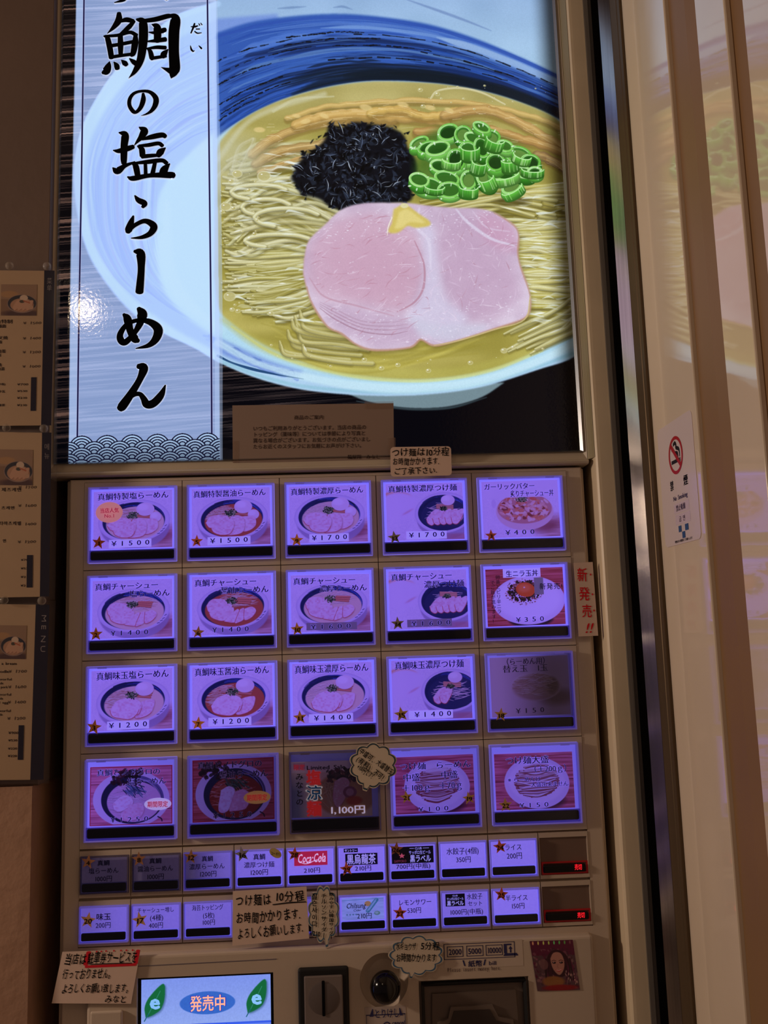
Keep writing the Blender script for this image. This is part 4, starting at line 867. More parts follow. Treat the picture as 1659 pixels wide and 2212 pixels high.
    return up, ra+bar+me+nn+top, dai
def pv(L, k=1.0, add=0.0):
    out = []
    for s in L:
        q = []
        for x, y, w_ in s:
            X, Z = PY(x, y); q.append(((X-PX0)/(PX1-PX0), (PZ1-(Z-Z0))/(PZ1-PZ0), (w_*k+add)/1790/(PX1-PX0)))
        out.append(q)
    return out
ASP = (PX1-PX0)/(PZ1-PZ0)
up, lo, dai = s_title(); alls = up+lo
ribbons('title_outline', PS, pv(alls, 1.10, 3.2)+pv(dai, 1, 1.6), mat('title_white', (212,222,244), .4, emit=(196,210,240), estr=.8), sign, .0003, ASP)
ribbons('title_characters', PS, pv(alls, 1.10)+pv(dai), mat('title_black', (5,5,9), .6, spec=.05), sign, .0014, ASP, label='bold black brushed title characters')
# rail between sign and machine
bm = bmesh.new(); prof = [(.02,.0062),(-.006,.0062),(-.0092,.0072),(-.0105,.0092),(-.009,.0112),(-.005,.0124),(.02,.0124)]
vs = [[bm.verts.new((x, y, Z0+z)) for y, z in prof] for x in (PX0-.0055, PX1+.0042)]
for i in range(len(prof)): j = (i+1) % len(prof); bm.faces.new((vs[0][i], vs[0][j], vs[1][j], vs[1][i]))
bm.faces.new(vs[0][::-1]); bm.faces.new(vs[1]); bm_obj('bottom_rail', bm, CREAMD, sign)

# ------------------------------------------------------------------ the ticket machine
CW, CH = .114, .10334; GX1 = 5*CW
MZ1 = Z0+.0055; MX0, MX1 = -.0170, .5885
machine = empty('ticket_machine', (.285, .03, 0), 'cream ramen ticket vending machine with glowing violet picture buttons', 'vending machine')
box('cabinet', MX0-.0045, MX1+.0035, .004, .135, 0, MZ1-.002, mat('cabinet_side', (176,158,140), .45), machine, .002)
def Zp(y, x=174): return PY(x, y)[1]
ZA0, ZA1, ZB0, ZB1 = Zp(1838), Zp(1941), Zp(1946), Zp(2046)
# door: a ring around the button field plus lower fascia, with an opening so every cell has real depth
bm = bmesh.new(); ZL = Zp(2046)-.001
frame_bm(bm, MX0, MX1, 0.75, MZ1-.0015, 0, GX1, ZL, Z0, -.0005, .006)
bmesh.ops.bevel(bm, geom=[e for e in bm.edges if all(abs(v.co.y+.0005) < 1e-5 for v in e.verts) and (all(abs(v.co.x-MX0) < 1e-5 for v in e.verts) or all(abs(v.co.x-MX1) < 1e-5 for v in e.verts) or all(abs(v.co.z-MZ1+.0015) < 1e-5 for v in e.verts))], offset=.002, segments=3, affect='EDGES', profile=.5)
door = bm_obj('door', bm, CREAM, machine)
box('grid_backing', .0, GX1, .0045, .0058, ZL, Z0, GROOVE, machine)
def cell(x0, x1, z0, z1, ix0, ix1, iz0, iz1):
    g = .00045; bm = bmesh.new()
    frame_bm(bm, x0+g, x1-g, z0+g, z1-g, ix0, ix1, iz0, iz1, -.0012, .004)
    bm_obj('button_bezel', bm, CREAM, machine)
E0 = '\uffe5'
def Y(s): return '\uffe5'+s
def ttl(s, u0=.05, u1=.955, v0=.035, v1=.155): return (s, u0, v0, u1, v1, 'mincho', {'track': .0, 'skew': -.012})
def two(a, b, u=.83, b0=.46): return [(a, .03, .05, u, .17, 'mincho', {'skew': -.015}), (b, b0, .185, .97, .305, 'mincho', {'skew': -.015})]
def price(s, u0=.23, u1=.72, v0=.855, v1=.965): return (s, u0, v0, u1, v1, 'mincho', {'mono': .62, 'track': .3, 'skew': -.02})
INK = (18,14,84); RED = (190,20,50)
CARDS = [
 ('shio_toku', [ttl('真鯛特製塩らーめん'), price('¥1500')], 'picture button for the 1500 yen special salt ramen with a round popular badge', 1, 1),
 ('shoyu_toku', [ttl('真鯛特製醤油らーめん', .02, .95), price('¥1500')], 'picture button for the 1500 yen special soy ramen', 1, 1),
 ('noko_toku', [ttl('真鯛特製濃厚らーめん', .02, .96), price('¥1700',.28,.74)], 'picture button for the 1700 yen special rich ramen', 1, 1),
 ('tsuke_toku', [ttl('真鯛特製濃厚つけ麺', .03, .93), price('¥1700',.28,.75)], 'picture button for the 1700 yen special rich dipping noodles', 1, 1),
 ('garlic', [('ガーリックバター', .03, .04, .70, .15, 'mincho', {}), ('炙りチャーシュー丼', .37, .17, .94, .285, 'mincho', {}), price('¥400',.28,.67)], 'picture button for the 400 yen garlic butter pork bowl', 1, 1),
 ('shio_cha', two('真鯛チャーシュー', '塩らーめん')+[price('¥1400',.23,.71)], 'picture button for the 1400 yen sliced pork salt ramen', 1, 1),
 ('shoyu_cha', two('真鯛チャーシュー', '醤油らーめん', .82, .36)+[price('¥1400',.25,.72)], 'picture button for the 1400 yen sliced pork soy ramen', 1, 1),
 ('noko_cha', two('真鯛チャーシュー', '濃厚らーめん', .83, .36)+[price('¥1600',.24,.76)], 'picture button for the 1600 yen sliced pork rich ramen', 1, 1),
 ('tsuke_cha', two('真鯛チャーシュー', '濃厚つけ麺', .82, .45)+[price('¥1600',.27,.78)], 'picture button for the 1600 yen sliced pork dipping noodles', 1, 1),
 ('nira', [('生ニラ玉丼', .26, .03, .68, .145, 'mincho', {}), ('卵黄とピリ辛ニラ', .125, .10, .185, .78, 'plain', {'vert': 1}), ('でご飯が進みます！', .055, .19, .115, .95, 'plain', {'vert': 1}), ('新発売!', .68, .27, .985, .39, 'hand', {'jit': 1}), price('¥350',.36,.73,.84,.95)], 'picture button for the 350 yen egg yolk and chive rice bowl', 1, 1),
 ('shio_aji', [ttl('真鯛味玉塩らーめん',.06,.96,.03,.16), price('¥1200',.22,.70)], 'picture button for the 1200 yen salt ramen with egg', 1, 1),
 ('shoyu_aji', [ttl('真鯛味玉醤油らーめん',.03,.96,.02,.15), price('¥1200',.25,.71)], 'picture button for the 1200 yen soy ramen with egg', 1, 1),
 ('noko_aji', [ttl('真鯛味玉濃厚らーめん',.03,.96,.03,.165), price('¥1400',.26,.73)], 'picture button for the 1400 yen rich ramen with egg', 1, 1),
 ('tsuke_aji', [ttl('真鯛味玉濃厚つけ麺',.04,.92,.02,.155), price('¥1400',.27,.74)], 'picture button for the 1400 yen rich dipping noodles with egg', .95, .9),
 ('kae', [('（らーめん用）', .16, .02, .76, .135, 'mincho', {}), ('替え玉　1玉', .16, .135, .74, .26, 'mincho', {}), price('¥150',.30,.67,.85,.96)], 'dim picture button for the 150 yen extra noodles, third row', .60, .04),
 ('nodo_shio', [('真鯛とノドグロの', .08, .04, .86, .155, 'mincho', {}), ('塩らーめん', .45, .20, .93, .32, 'mincho', {}), price('¥1250',.25,.72,.85,.96)], 'picture button for the 1250 yen salt ramen with a pale oval seal', .85, .62),
 ('nodo_shoyu', [('真鯛とノドグロの', .06, .03, .86, .145, 'mincho', {}), ('醤油らーめん', .33, .19, .93, .31, 'mincho', {}), price('¥1250',.25,.73,.85,.96)], 'dim reddish picture button for the 1250 yen soy ramen with a yellow seal', .34, .16),
 ('ryo', [('限定', .03, .05, .17, .15, 'bold', {'color': (214,50,60), 'glow': .25}), ('Limited Sale', .19, .06, .68, .155, 'bold', {'color': (30,16,40)}), ('みなとの', .05, .20, .15, .78, 'hand', {'vert': 1, 'color': (20,14,16), 'track': .1}),
          ('塩', .185, .16, .37, .42, 'heavy', {'color': (230,50,44), 'glow': .3}), ('涼', .17, .42, .39, .70, 'heavy', {'color': (224,214,190), 'glow': .3}), ('涼', .185, .435, .375, .685, 'bold', {'color': (24,80,110), 'lift': .0003, 'glow': .2}), ('麺', .185, .71, .37, .97, 'heavy', {'color': (230,50,44), 'glow': .3}),
          ('1,100円', .46, .80, .92, .95, 'bold', {'color': (236,222,226), 'glow': .5})], 'unlit picture button for a limited summer noodle dish at 1,100 yen', .10, .05),
 ('mori', [('つけ麺　らーめん', .06, .10, .97, .23, 'mincho', {}), ('中盛', .10, .29, .32, .43, 'mincho', {}), ('中盛', .58, .27, .80, .41, 'mincho', {}), ('＋100ｇ', .08, .47, .46, .61, 'mincho', {'color': (24,18,100)}), ('＋70ｇ', .55, .45, .86, .60, 'mincho', {'color': (24,18,100)}), price('¥100',.28,.67,.87,.98)], 'picture button for the 100 yen medium noodle portion', .62, .55),
 ('omori', [('つけ麺大盛', .14, .05, .70, .19, 'mincho', {}), ('（＋200ｇ）', .44, .22, .98, .35, 'mincho', {'color': (24,18,100)}), ('※らーめんは', .16, .42, .58, .51, 'mincho', {'color': (60,56,150)}), ('大盛出来ません', .45, .52, .93, .61, 'mincho', {'color': (60,56,150)}), price('¥150',.29,.67,.87,.98)], 'picture button for the 150 yen large noodle portion', .70, .62),
]
TINT = (.36, .228, .80)
glow_mats = {}
def glow(l, r, tag='g'):
    k = (round(l, 2), round(r, 2))
    if k not in glow_mats:
        im = bpy.data.images.get('white_diffuser')
        if im is None: cc = Canvas(8, 8, (255,255,255)); im = cc.image('white_diffuser')
        glow_mats[k] = print_mat('diffuser_%g_%g' % k, im, base=.35, tint=(.27,.215,1.0), strength=1.0, side=(l, r))
    return glow_mats[k]
CLEAR = clear_mat(); CASE = haze_mat('acrylic_case', (150,140,190), .62, .12, emit=(104,88,220), estr=.20)  # case emission stands in for button light caught in the acrylic
CASED = haze_mat('acrylic_case_unlit', (120,104,110), .42, .12)
FIELD = {}; LIP = mat('lip_lit', (110,96,150), .3, emit=(92,76,200), estr=.28); LIPD = mat('lip_unlit', (90,74,84), .3)  # same lip twice: violet button light put into the lit copy's colour and emission
for r in range(4):
    for cidx in range(5):
        i = r*5+cidx; kind, txt, lab, gl, gr = CARDS[i]
        x0, x1 = cidx*CW, (cidx+1)*CW; z1 = Z0-r*CH; z0 = z1-CH
        bx0, bx1 = x0+.0062, x1-.0062; bz1, bz0 = z1-.0065, z0+.0082
        cell(x0, x1, z0, z1, bx0-.0004, bx1+.0004, bz0-.0004, bz1+.0004)
        G = Surf((bx0,0,bz1),(bx1,0,bz1),(bx1,0,bz0),(bx0,0,bz0))
        dim = gl < .5 or gr < .1
        b = uv_quad('menu_button', G, glow(gl*1.0, max(gr, .04)*1.0), machine, .0, thick=.003)
        b['label'] = lab
        W_, H_ = bx1-bx0, bz1-bz0
        rnd = random.Random(i*3+1)
        drop = {15:.045,17:.07,18:.055,19:.065,7:.02,5:.012,9:.012}.get(i, 0)
        cx0, cx1, cz1, cz0 = bx0+W_*.050, bx1-W_*.050, bz1-H_*(.052+drop), bz1-H_*.815
        tilt = rnd.uniform(-.0004, .0004)
        if i == 17: cx0 -= .003; cx1 -= .004
        if i in (18, 19): cx1 -= .0015
        CS = Surf((cx0,-.0016,cz1+tilt),(cx1,-.0016,cz1-tilt),(cx1,-.0016,cz0-tilt),(cx0,-.0016,cz0+tilt)); FIELD[i] = CS
        im = bowl_card(kind, 40+i)
        cm = print_mat('card_'+kind, im, base=.62 if gl > .2 else .98, tint=TINT, strength=1.0, side=(gl, gr, 0, .8) if i == 14 else (gl, gr))
        cd = uv_quad('picture_card', CS, cm, b, 0, thick=.0004)
        if i < 4 or i in (10,11,12,13):
            up_ = {0:.735,1:.745,2:.755,3:.77,10:.715,11:.73,12:.75,13:.755}[i]; lo_ = {2:.25,3:.25}.get(i, .20)
            uv_quad('price_patch', CS, glow_mats.setdefault('patch', print_mat('price_patch', bpy.data.images['white_diffuser'], base=.6, tint=(.38,.275,.85), strength=1.0)), b, .0002, u=(lo_, up_), v=(.845,.985))
        if i in (7, 8): uv_quad('price_patch', CS, mat('price_label_paper', (190,170,190), .6, emit=(92,70,128), estr=.75), b, .0002, u=((.19,.83) if i == 7 else (.22,.79)), v=(.84,.97))
        if i == 9: uv_quad('title_patch', CS, glow_mats['patch'], b, .0002, u=(.225,.71), v=(.0,.155)); uv_quad('yellow_tape', CS, mat('tape', (170,160,150), .4, emit=(110,92,150), estr=.6), b, .0003, u=(.62,.74), v=(.17,.47))
        if i == 0:
            a = np.linspace(0, 2*math.pi, 40, endpoint=False)
            flat_polys('popular_badge', CS, [[(.20+.17*math.cos(t), .365+.18*math.sin(t)) for t in a]], mat('badge_orange', (236,170,130), .5, emit=(222,140,132), estr=.75), b, .0004, .0002, label='orange oval popular badge')
            txt = txt+[('当店人気', .085, .29, .325, .375, 'bold', {'color': (200,20,80), 'lift': .0006, 'glow': .5}), ('No.1', .14, .385, .27, .465, 'plain', {'color': (200,20,80), 'lift': .0006, 'glow': .5})]
        if i in (15, 16):
            a = np.linspace(0, 2*math.pi, 40, endpoint=False); cu, cv = (.825,.66) if i == 15 else (.79,.64)
            flat_polys('limited_seal', CS, [[(cu+.165*math.cos(t), cv+.105*math.sin(t)) for t in a]], mat('seal_white', (230,214,240), .5, emit=(206,190,240), estr=.7) if i == 15 else mat('seal_yellow', (224,172,60), .5, emit=(150,106,60), estr=.5), b, .0004, .0002, label='oval limited period seal')
            txt = txt+[('期間限定', cu-.125, cv-.05, cu+.125, cv+.05, 'bold', {'color': (214,24,60) if i == 15 else (190,30,40), 'glow': .45, 'lift': .0006})]
        lt = []
        for t in txt:
            t = list(t)+[{}]*(7-len(t)); o = dict(t[6])
            if t[5] == 'mincho' and i not in (14, 17): lt.append(tuple(t[:5])+('halo', dict(o, color=(152,126,224) if i != 16 else (120,90,140), glow=.7 if i != 16 else .3, lift=.0001)))
            o.setdefault('color', INK); o['lift'] = o.get('lift', 0)+.0004; lt.append(tuple(t[:6])+(o,))
        lettering(CS, lt, b, 'card_lettering')
        # black status bar with rounded ends
        box('lower_lip', bx0+.0010, bx1-.0010, -.0022, .0005, bz0+.0008, bz0+H_*.168, LIP if gl > .3 else LIPD, b)
        box('status_bar', bx0+W_*.022, bx1-W_*.026, -.0040, .0, bz0+H_*.035, bz0+H_*.158, BLACK, b, .0022, 3)
        # clear box: edge ring, front pane and hinge tabs
        bm = bmesh.new(); frame_bm(bm, bx0, bx1, bz0, bz1, bx0+.0022, bx1-.0022, bz0+.0018, bz1-.0022, -.0062, -.0003, -.0056)
        for q in (.13, .80): box_bm(bm, bx0+W_*q, bx0+W_*(q+.10), -.0068, -.0050, bz1-.0026, bz1-.0008)
        bm_obj('acrylic_case', bm, CASED if dim and gl < .2 else CASE, b)
        box('clear_cover', bx0+.0022, bx1-.0022, -.0058, -.0054, bz0+.0018, bz1-.0022, CLEAR, b)
# ---- the two rows of narrow buttons
SA = [
 ([('真鯛',.34,.10,.62,.32,'bold'),('塩らーめん',.15,.40,.82,.64,'plain'),('1000円',.28,.72,.68,.97,'plain')], .02, .02, 'unlit narrow button for the 1000 yen salt ramen'),
 ([('真鯛',.34,.10,.62,.32,'bold'),('醤油らーめん',.08,.40,.88,.64,'plain'),('1000円',.28,.72,.68,.97,'plain')], .02, .03, 'unlit narrow button for the 1000 yen soy ramen'),
 ([('真鯛',.36,.10,.62,.32,'bold'),('濃厚らーめん',.08,.40,.88,.64,'plain'),('1200円',.30,.70,.70,.95,'plain')], .06, .55, 'half lit narrow button for the 1200 yen rich ramen'),
 ([('真鯛',.36,.10,.64,.34,'bold'),('濃厚つけ麺',.15,.42,.84,.66,'plain'),('1200円',.28,.72,.70,.97,'plain')], .8, .9, 'narrow button for the 1200 yen rich dipping noodles'),
 ([('210円',.34,.74,.72,.97,'plain')], 1, 1, 'narrow drink button with a red and white cola logo'),
 ([('210円',.34,.74,.72,.97,'plain')], 1, 1, 'narrow drink button with a black oolong tea plate'),
 ([('700円(中瓶)',.12,.74,.90,.97,'plain')], .9, .9, 'narrow drink button with a black bottled beer plate at 700 yen'),
 ([('水餃子(4個)',.12,.18,.86,.46,'plain'),('350円',.33,.54,.68,.80,'plain')], 1, 1, 'narrow button for four boiled dumplings at 350 yen'),
 ([('ライス',.30,.12,.70,.38,'plain'),('200円',.34,.46,.70,.74,'plain')], .95, .95, 'narrow button for rice at 200 yen'),
 ([], 0, 0, 'blank narrow button with red sold out light, upper row')]
SB = [
 ([('味玉',.33,.24,.66,.52,'bold'),('200円',.32,.60,.66,.86,'plain')], .5, .75, 'narrow button for a seasoned egg at 200 yen'),
 ([('チャーシュー増し',.08,.08,.90,.30,'plain'),('(4種)',.36,.38,.66,.64,'plain'),('400円',.34,.70,.66,.96,'plain')], .7, .8, 'narrow button for extra pork at 400 yen'),
 ([('海苔トッピング',.14,.06,.84,.30,'mincho'),('(5枚)',.38,.38,.64,.64,'plain'),('100円',.36,.68,.66,.92,'plain')], .75, .75, 'narrow button for a seaweed topping at 100 yen'),
 ([], .5, .5, 'narrow button mostly behind the dipping noodle note'),
 ([], .5, .5, 'narrow button behind the dipping noodle note and cloud note'),
 ([('210円',.38,.68,.72,.94,'plain')], .9, 1, 'narrow drink button with a green cider picture at 210 yen'),
 ([('レモンサワー',.14,.20,.90,.46,'plain'),('530円',.34,.54,.66,.80,'plain')], 1, 1, 'narrow button for a lemon sour at 530 yen'),
 ([('水餃子',.54,.06,.90,.32,'plain'),('セット',.56,.38,.90,.60,'plain'),('1000円(中瓶)',.14,.70,.90,.95,'plain')], .85, .85, 'narrow button for the 1000 yen dumpling and beer set'),
 ([('半ライス',.26,.20,.78,.46,'plain'),('150円',.38,.54,.70,.80,'plain')], 1, 1, 'narrow button for a half rice at 150 yen'),
 ([], 0, 0, 'blank narrow button with red sold out light, lower row')]
CWs = .057; sim = small_card(3); REDG = (255,36,50)
SF = {}
def plate_logo(CS, b, kind):
    if kind == 'cola':
        uv_quad('logo_plate', CS, mat('logo_red', (214,40,60), .5, emit=(214,40,84), estr=.62), b, .0003, u=(.13,.88), v=(.08,.66))
        lettering(CS, [('Coca·Cola', .20, .12, .84, .60, 'hand', {'color': (244,220,244), 'glow': .8, 'slant': .25, 'jit': .6, 'skew': -.05})], b, 'card_logo', .0006)
        ribbons('logo_swash', CS, [[(.24,.50,.012),(.40,.58,.03),(.60,.46,.02),(.80,.34,.006)]], mat('logo_white', (240,220,246), .5, emit=(236,214,244), estr=.8), b, .0006)
    if kind in ('oolong',):
        uv_quad('logo_plate', CS, mat('plate_navy', (28,18,70), .5), b, .0003, u=(.13,.86), v=(.25,.72)); uv_quad('logo_plate', CS, mat('plate_navy', (28,18,70), .5), b, .0003, u=(.10,.42), v=(.03,.19))
        lettering(CS, [('サントリー',.12,.05,.40,.18,'bold',{'color': (196,180,250), 'glow': .8}), ('黒烏龍茶',.16,.28,.82,.68,'bold',{'color': (196,180,250), 'glow': .8})], b, 'card_logo', .0006)
    if kind in ('beer',):
        uv_quad('logo_plate', CS, mat('plate_dark', (22,12,48), .5), b, .0003, u=(.03,.98), v=(.05,.74))
        lettering(CS, [('CLUB',.56,.07,.72,.19,'bold',{'color': (180,170,240), 'glow': .7}), ('サッポロ生ビール',.42,.22,.92,.38,'bold',{'color': (180,170,240), 'glow': .7}), ('黒ラベル',.44,.40,.92,.70,'bold',{'color': (196,186,250), 'glow': .8}), ('SAPPORO',.08,.56,.36,.70,'bold',{'color': (150,60,80), 'glow': .5})], b, 'card_logo', .0006)
        flat_polys('logo_star', CS, [[(.26+.075*math.cos(math.pi/2+k*math.pi/5)*(1 if k % 2 == 0 else .45), .42-.115*math.sin(math.pi/2+k*math.pi/5)*(1 if k % 2 == 0 else .45)) for k in range(10)]], mat('star_red', (220,80,90), .5, emit=(220,90,110), estr=.7), b, .0006)
        for u_ in ((.44,.54),(.74,.88)): uv_quad('logo_rule', CS, mat('star_red2', (180,170,240), .5, emit=(180,170,240), estr=.7), b, .0006, u=u_, v=(.12,.14))
    if kind == 'beer_small':
        uv_quad('logo_plate', CS, mat('plate_dark', (22,12,48), .5), b, .0003, u=(.06,.50), v=(.05,.58))
        lettering(CS, [('CLUB',.22,.08,.34,.17,'bold',{'color': (180,170,240), 'glow': .7}), ('サッポロ生ビール',.09,.20,.47,.32,'bold',{'color': (180,170,240), 'glow': .7}), ('黒ラベル',.09,.34,.47,.55,'bold',{'color': (196,186,250), 'glow': .8})], b, 'card_logo', .0006)
    if kind == 'cider':
        c = Canvas(192, 128, (206,226,226)); c.a += ((value_noise(128, 192, 8, 30, 4)-.5)*30)[..., None]
        c.stroke([(0,14),(190,8)], 4, (120,180,170), .7, 2); c.ell(118, 36, 15, 15, (236,180,90), 1, 2); c.stroke([(118,78),(158,16)], 20, (90,170,150), 1, 2, hi=.5); c.stroke([(122,74),(154,22)], 5, (200,236,226), .8, 2)
        c.ell(160, 92, 14, 12, (120,180,110), .8, 2); c.ell(158, 90, 8, 7, (200,230,190), .8, 2)
        for q in range(4): c.ell(22+q*14, 96, 6, 6, (90,150,130), .8, 2, pow=.8)
        uv_quad('drink_picture', CS, print_mat('cider_print', c.image('cider_print'), base=.6, tint=(.36,.34,.80), strength=1.0), b, .0003, u=(.03,.97), v=(.04,.98))
        lettering(CS, [('Chilsung',.12,.22,.56,.50,'hand',{'color': (30,40,100), 'slant': .25}), ('Cider',.28,.50,.46,.62,'hand',{'color': (60,90,110), 'slant': .25}), ('210円',.36,.68,.70,.94,'plain',{'color': INK})], b, 'card_logo', .0006)
for row, (specs, z1, z0) in enumerate(((SA, ZA0, ZA1), (SB, ZB0, ZB1))):
    for k, (txt, gl, gr, lab) in enumerate(specs):
        x0, x1 = k*CWs, (k+1)*CWs; zt, zb = z1, z0; H0 = zt-zb
        bx0, bx1, bz1, bz0 = x0+.0016, x1-.0022, zt-H0*.12, zb+H0*.09
        cell(x0, x1, zb, zt, bx0-.0003, bx1+.0003, bz0-.0003, bz1+.0003)
        G = Surf((bx0,0,bz1),(bx1,0,bz1),(bx1,0,bz0),(bx0,0,bz0)); W_, H_ = bx1-bx0, bz1-bz0
        if gl == 0 and gr == 0:
            b = uv_quad('narrow_button', G, mat('blank_panel', (120,96,84), .5), machine, -.001, thick=.002)
            bm = bmesh.new(); frame_bm(bm, bx0+.001, bx1+.0002, bz0+.0002, bz0+H_*.34, bx0+.003, bx1-.0016, bz0+.0022, bz0+H_*.30, -.0006, .001)
            bm_obj('red_glow_surround', bm, mat('red_lit_plastic', (150,20,24), .5, emit=(214,10,24), estr=.05), b)
            lettering(G, [('売切', .70, .715, .86, .875, 'bold', {'color': REDG, 'glow': .75, 'lift': .0046})], b, 'sold_out_lamp')
        else:
            b = uv_quad('narrow_button', G, glow(gl*.9, gr*.9), machine, 0, thick=.003)
            if row == 1 and k == 0: pass
            CS = Surf((bx0+W_*.035,-.0016,bz1-H_*.045),(bx1-W_*.035,-.0016,bz1-H_*.045),(bx1-W_*.035,-.0016,bz0+H_*.30),(bx0+W_*.035,-.0016,bz0+H_*.30)); SF[(row, k)] = CS
            uv_quad('name_card', CS, print_mat('small_card_%g_%g' % (gl, gr), sim, base=.62 if gl > .2 else .98, tint=(.335,.245,.86), strength=1.0, side=(gl, gr)), b, 0, thick=.0003)
            if (row, k) == (0, 4): plate_logo(CS, b, 'cola')
            if (row, k) == (0, 5): plate_logo(CS, b, 'oolong')
            if (row, k) == (0, 6): plate_logo(CS, b, 'beer')
            if (row, k) == (1, 7): plate_logo(CS, b, 'beer_small')
            if (row, k) == (1, 5): plate_logo(CS, b, 'cider'); txt = []
            lettering(CS, [tuple(t)+({'color': INK, 'lift': .0002},) for t in txt], b, 'card_lettering')
            bm = bmesh.new(); frame_bm(bm, bx0, bx1, bz0, bz1, bx0+.0012, bx1-.0012, bz0+.0012, bz1-.0012, -.0046, -.0003, -.0042)
            bm_obj('acrylic_case', bm, CASED if gl < .1 and gr < .3 else CASE, b)
            box('clear_cover', bx0+.0012, bx1-.0012, -.0044, -.0040, bz0+.0012, bz1-.0012, CLEAR, b)
        b['label'] = lab
        box('status_bar', bx0+W_*.04, bx1-W_*.05, -.0036, .0, bz0+H_*.055, bz0+H_*.275, BLACK, b, .0016, 3)

# ------------------------------------------------------------------ lower fascia of the machine
ZF1 = Zp(2062)
def cut(obj, cutters):
    for c_ in cutters:
        md = obj.modifiers.new('cut', 'BOOLEAN'); md.operation = 'DIFFERENCE'; md.solver = 'EXACT'; md.object = c_
    bpy.context.view_layer.update(); dg = bpy.context.evaluated_depsgraph_get(); me = bpy.data.meshes.new_from_object(obj.evaluated_get(dg)); obj.modifiers.clear(); old = obj.data; obj.data = me
    for c_ in cutters: bpy.data.objects.remove(c_)
def qx(x, y): return PY(x, y)[0]
SX0, SX1, SZ1 = qx(301,2105), qx(592,2095), PY(445,2099)[1]      # touch screen opening
BX0, BX1, BZ1 = qx(909,2122), qx(1132,2112), PY(1020,2113)[1]    # note slot opening
KX, KZ = PY(829,2110); CX0, CX1 = qx(645,2082), qx(753,2078); CZ1 = PY(700,2078)[1]
# concave dish for the coin return knob
bm = bmesh.new(); box_bm(bm, MX0+.030, MX1-.022, -.0105, .0036, .78, ZF1, .0035, 3)
fas = bm_obj('lower_fascia', bm, CREAM, None)
cs = [box('c', SX0, SX1, -.03, -.0035, SZ1-.16, SZ1, None), box('c', BX0-.003, BX1+.003, -.03, -.0030, BZ1-.12, BZ1+.0035, None)]
bm = bmesh.new(); bmesh.ops.create_uvsphere(bm, u_segments=40, v_segments=24, radius=.0265)
for v in bm.verts: v.co = Vector((KX+v.co.x, -.0105+v.co.y*.5, KZ+v.co.z*1.08))
cs.append(bm_obj('c', bm, None, None))
cut(fas, cs); fas.name = 'lower_fascia'; fas.data.materials.clear(); fas.data.materials.append(CREAM); put(fas, machine)
bm = bmesh.new(); box_bm(bm, qx(203,2190), qx(272,2190), -.0150, -.0105, .80, PY(240,2172)[1], .002, 3); bm_obj('raised_block', bm, CREAM, machine)
# touch screen
def scr_img():
    c = Canvas(560, 300, (168,196,250)); yy = np.mgrid[0:300, 0:560][0]/300
    c.a[:] = np.array([150,172,240])+(yy[..., None]*np.array([40,42,10])); c.ell(285, 95, 120, 42, (66,120,204), 1, 2)
    c.noise(.06, (4,4), 2)
    for x in (55, 495):
        pts = resample([(x-36,140),(x-40,100),(x-16,60),(x+40,18),(x+46,66),(x+30,110),(x-6,132),(x-36,140)], 6)
        c.poly([(a+6, b+4) for a, b in pts], (60,100,120), .6, 3); c.poly(pts, (26,120,60), 1, 1); c.stroke([(x-42,152),(x-20,120),(x+26,44)], 3.2, (60,150,110), 1, 1); c.stroke([(x-42,152),(x-24,126)], 4, (40,110,120), 1, 1)
    c.a[170:208] = (130,160,245); c.a[170:178] = (70,110,240); c.a[208:] = (20,90,245); c.a[216:] = (40,170,250)
    for x in (95,210,330,445): c.a[216:, x-2:x+2] = (20,90,240)
    c.a[206:, 450:548] = (60,110,235); c.stroke([(6,172),(6,206)], 6, (90,150,255), .8, 3); return c.image('screen_picture')
screen = empty('touch_screen', ((SX0+SX1)/2, -.004, SZ1-.08), 'glowing blue touch screen showing two green leaves', 'screen'); screen.location.y = -.0035
SS = Surf((SX0+.0035,-.0052,SZ1-.0035),(SX1-.0035,-.0052,SZ1-.0035),(SX1-.0035,-.0052,SZ1-.087),(SX0+.0035,-.0052,SZ1-.087))
bm = bmesh.new(); frame_bm(bm, SX0, SX1, SZ1-.16, SZ1, SX0+.0035, SX1-.0035, SZ1-.15, SZ1-.0035, -.0062, -.0036, -.0054); bm_obj('screen_bezel', bm, BLACK, screen)
box('screen_body', SX0+.002, SX1-.002, -.0050, -.0036, SZ1-.155, SZ1-.003, BLACKM, screen)
sm_ = print_mat('screen_lit', scr_img(), base=.02, tint=(.62,.66,.88), strength=1.05, rough=.15); uv_quad('display', SS, sm_, screen)
lettering(SS, [('発売中', .37,.22,.66,.42,'heavy',{'color': (40,60,190), 'glow': .8}), ('発売中', .375,.225,.655,.415,'bold',{'color': (244,176,150), 'glow': .9, 'lift': .0003}), ('e', .065,.15,.145,.38,'heavy',{'color': (130,190,250), 'glow': .9}), ('e', .85,.15,.93,.38,'heavy',{'color': (130,190,250), 'glow': .9}),
  ('領収書発行できます', .34,.575,.67,.685,'mincho',{'color': (24,40,130), 'glow': .3}), ('領収書', .815,.72,.965,.88,'bold',{'color': (190,230,255), 'glow': .9})], screen, 'screen_lettering')
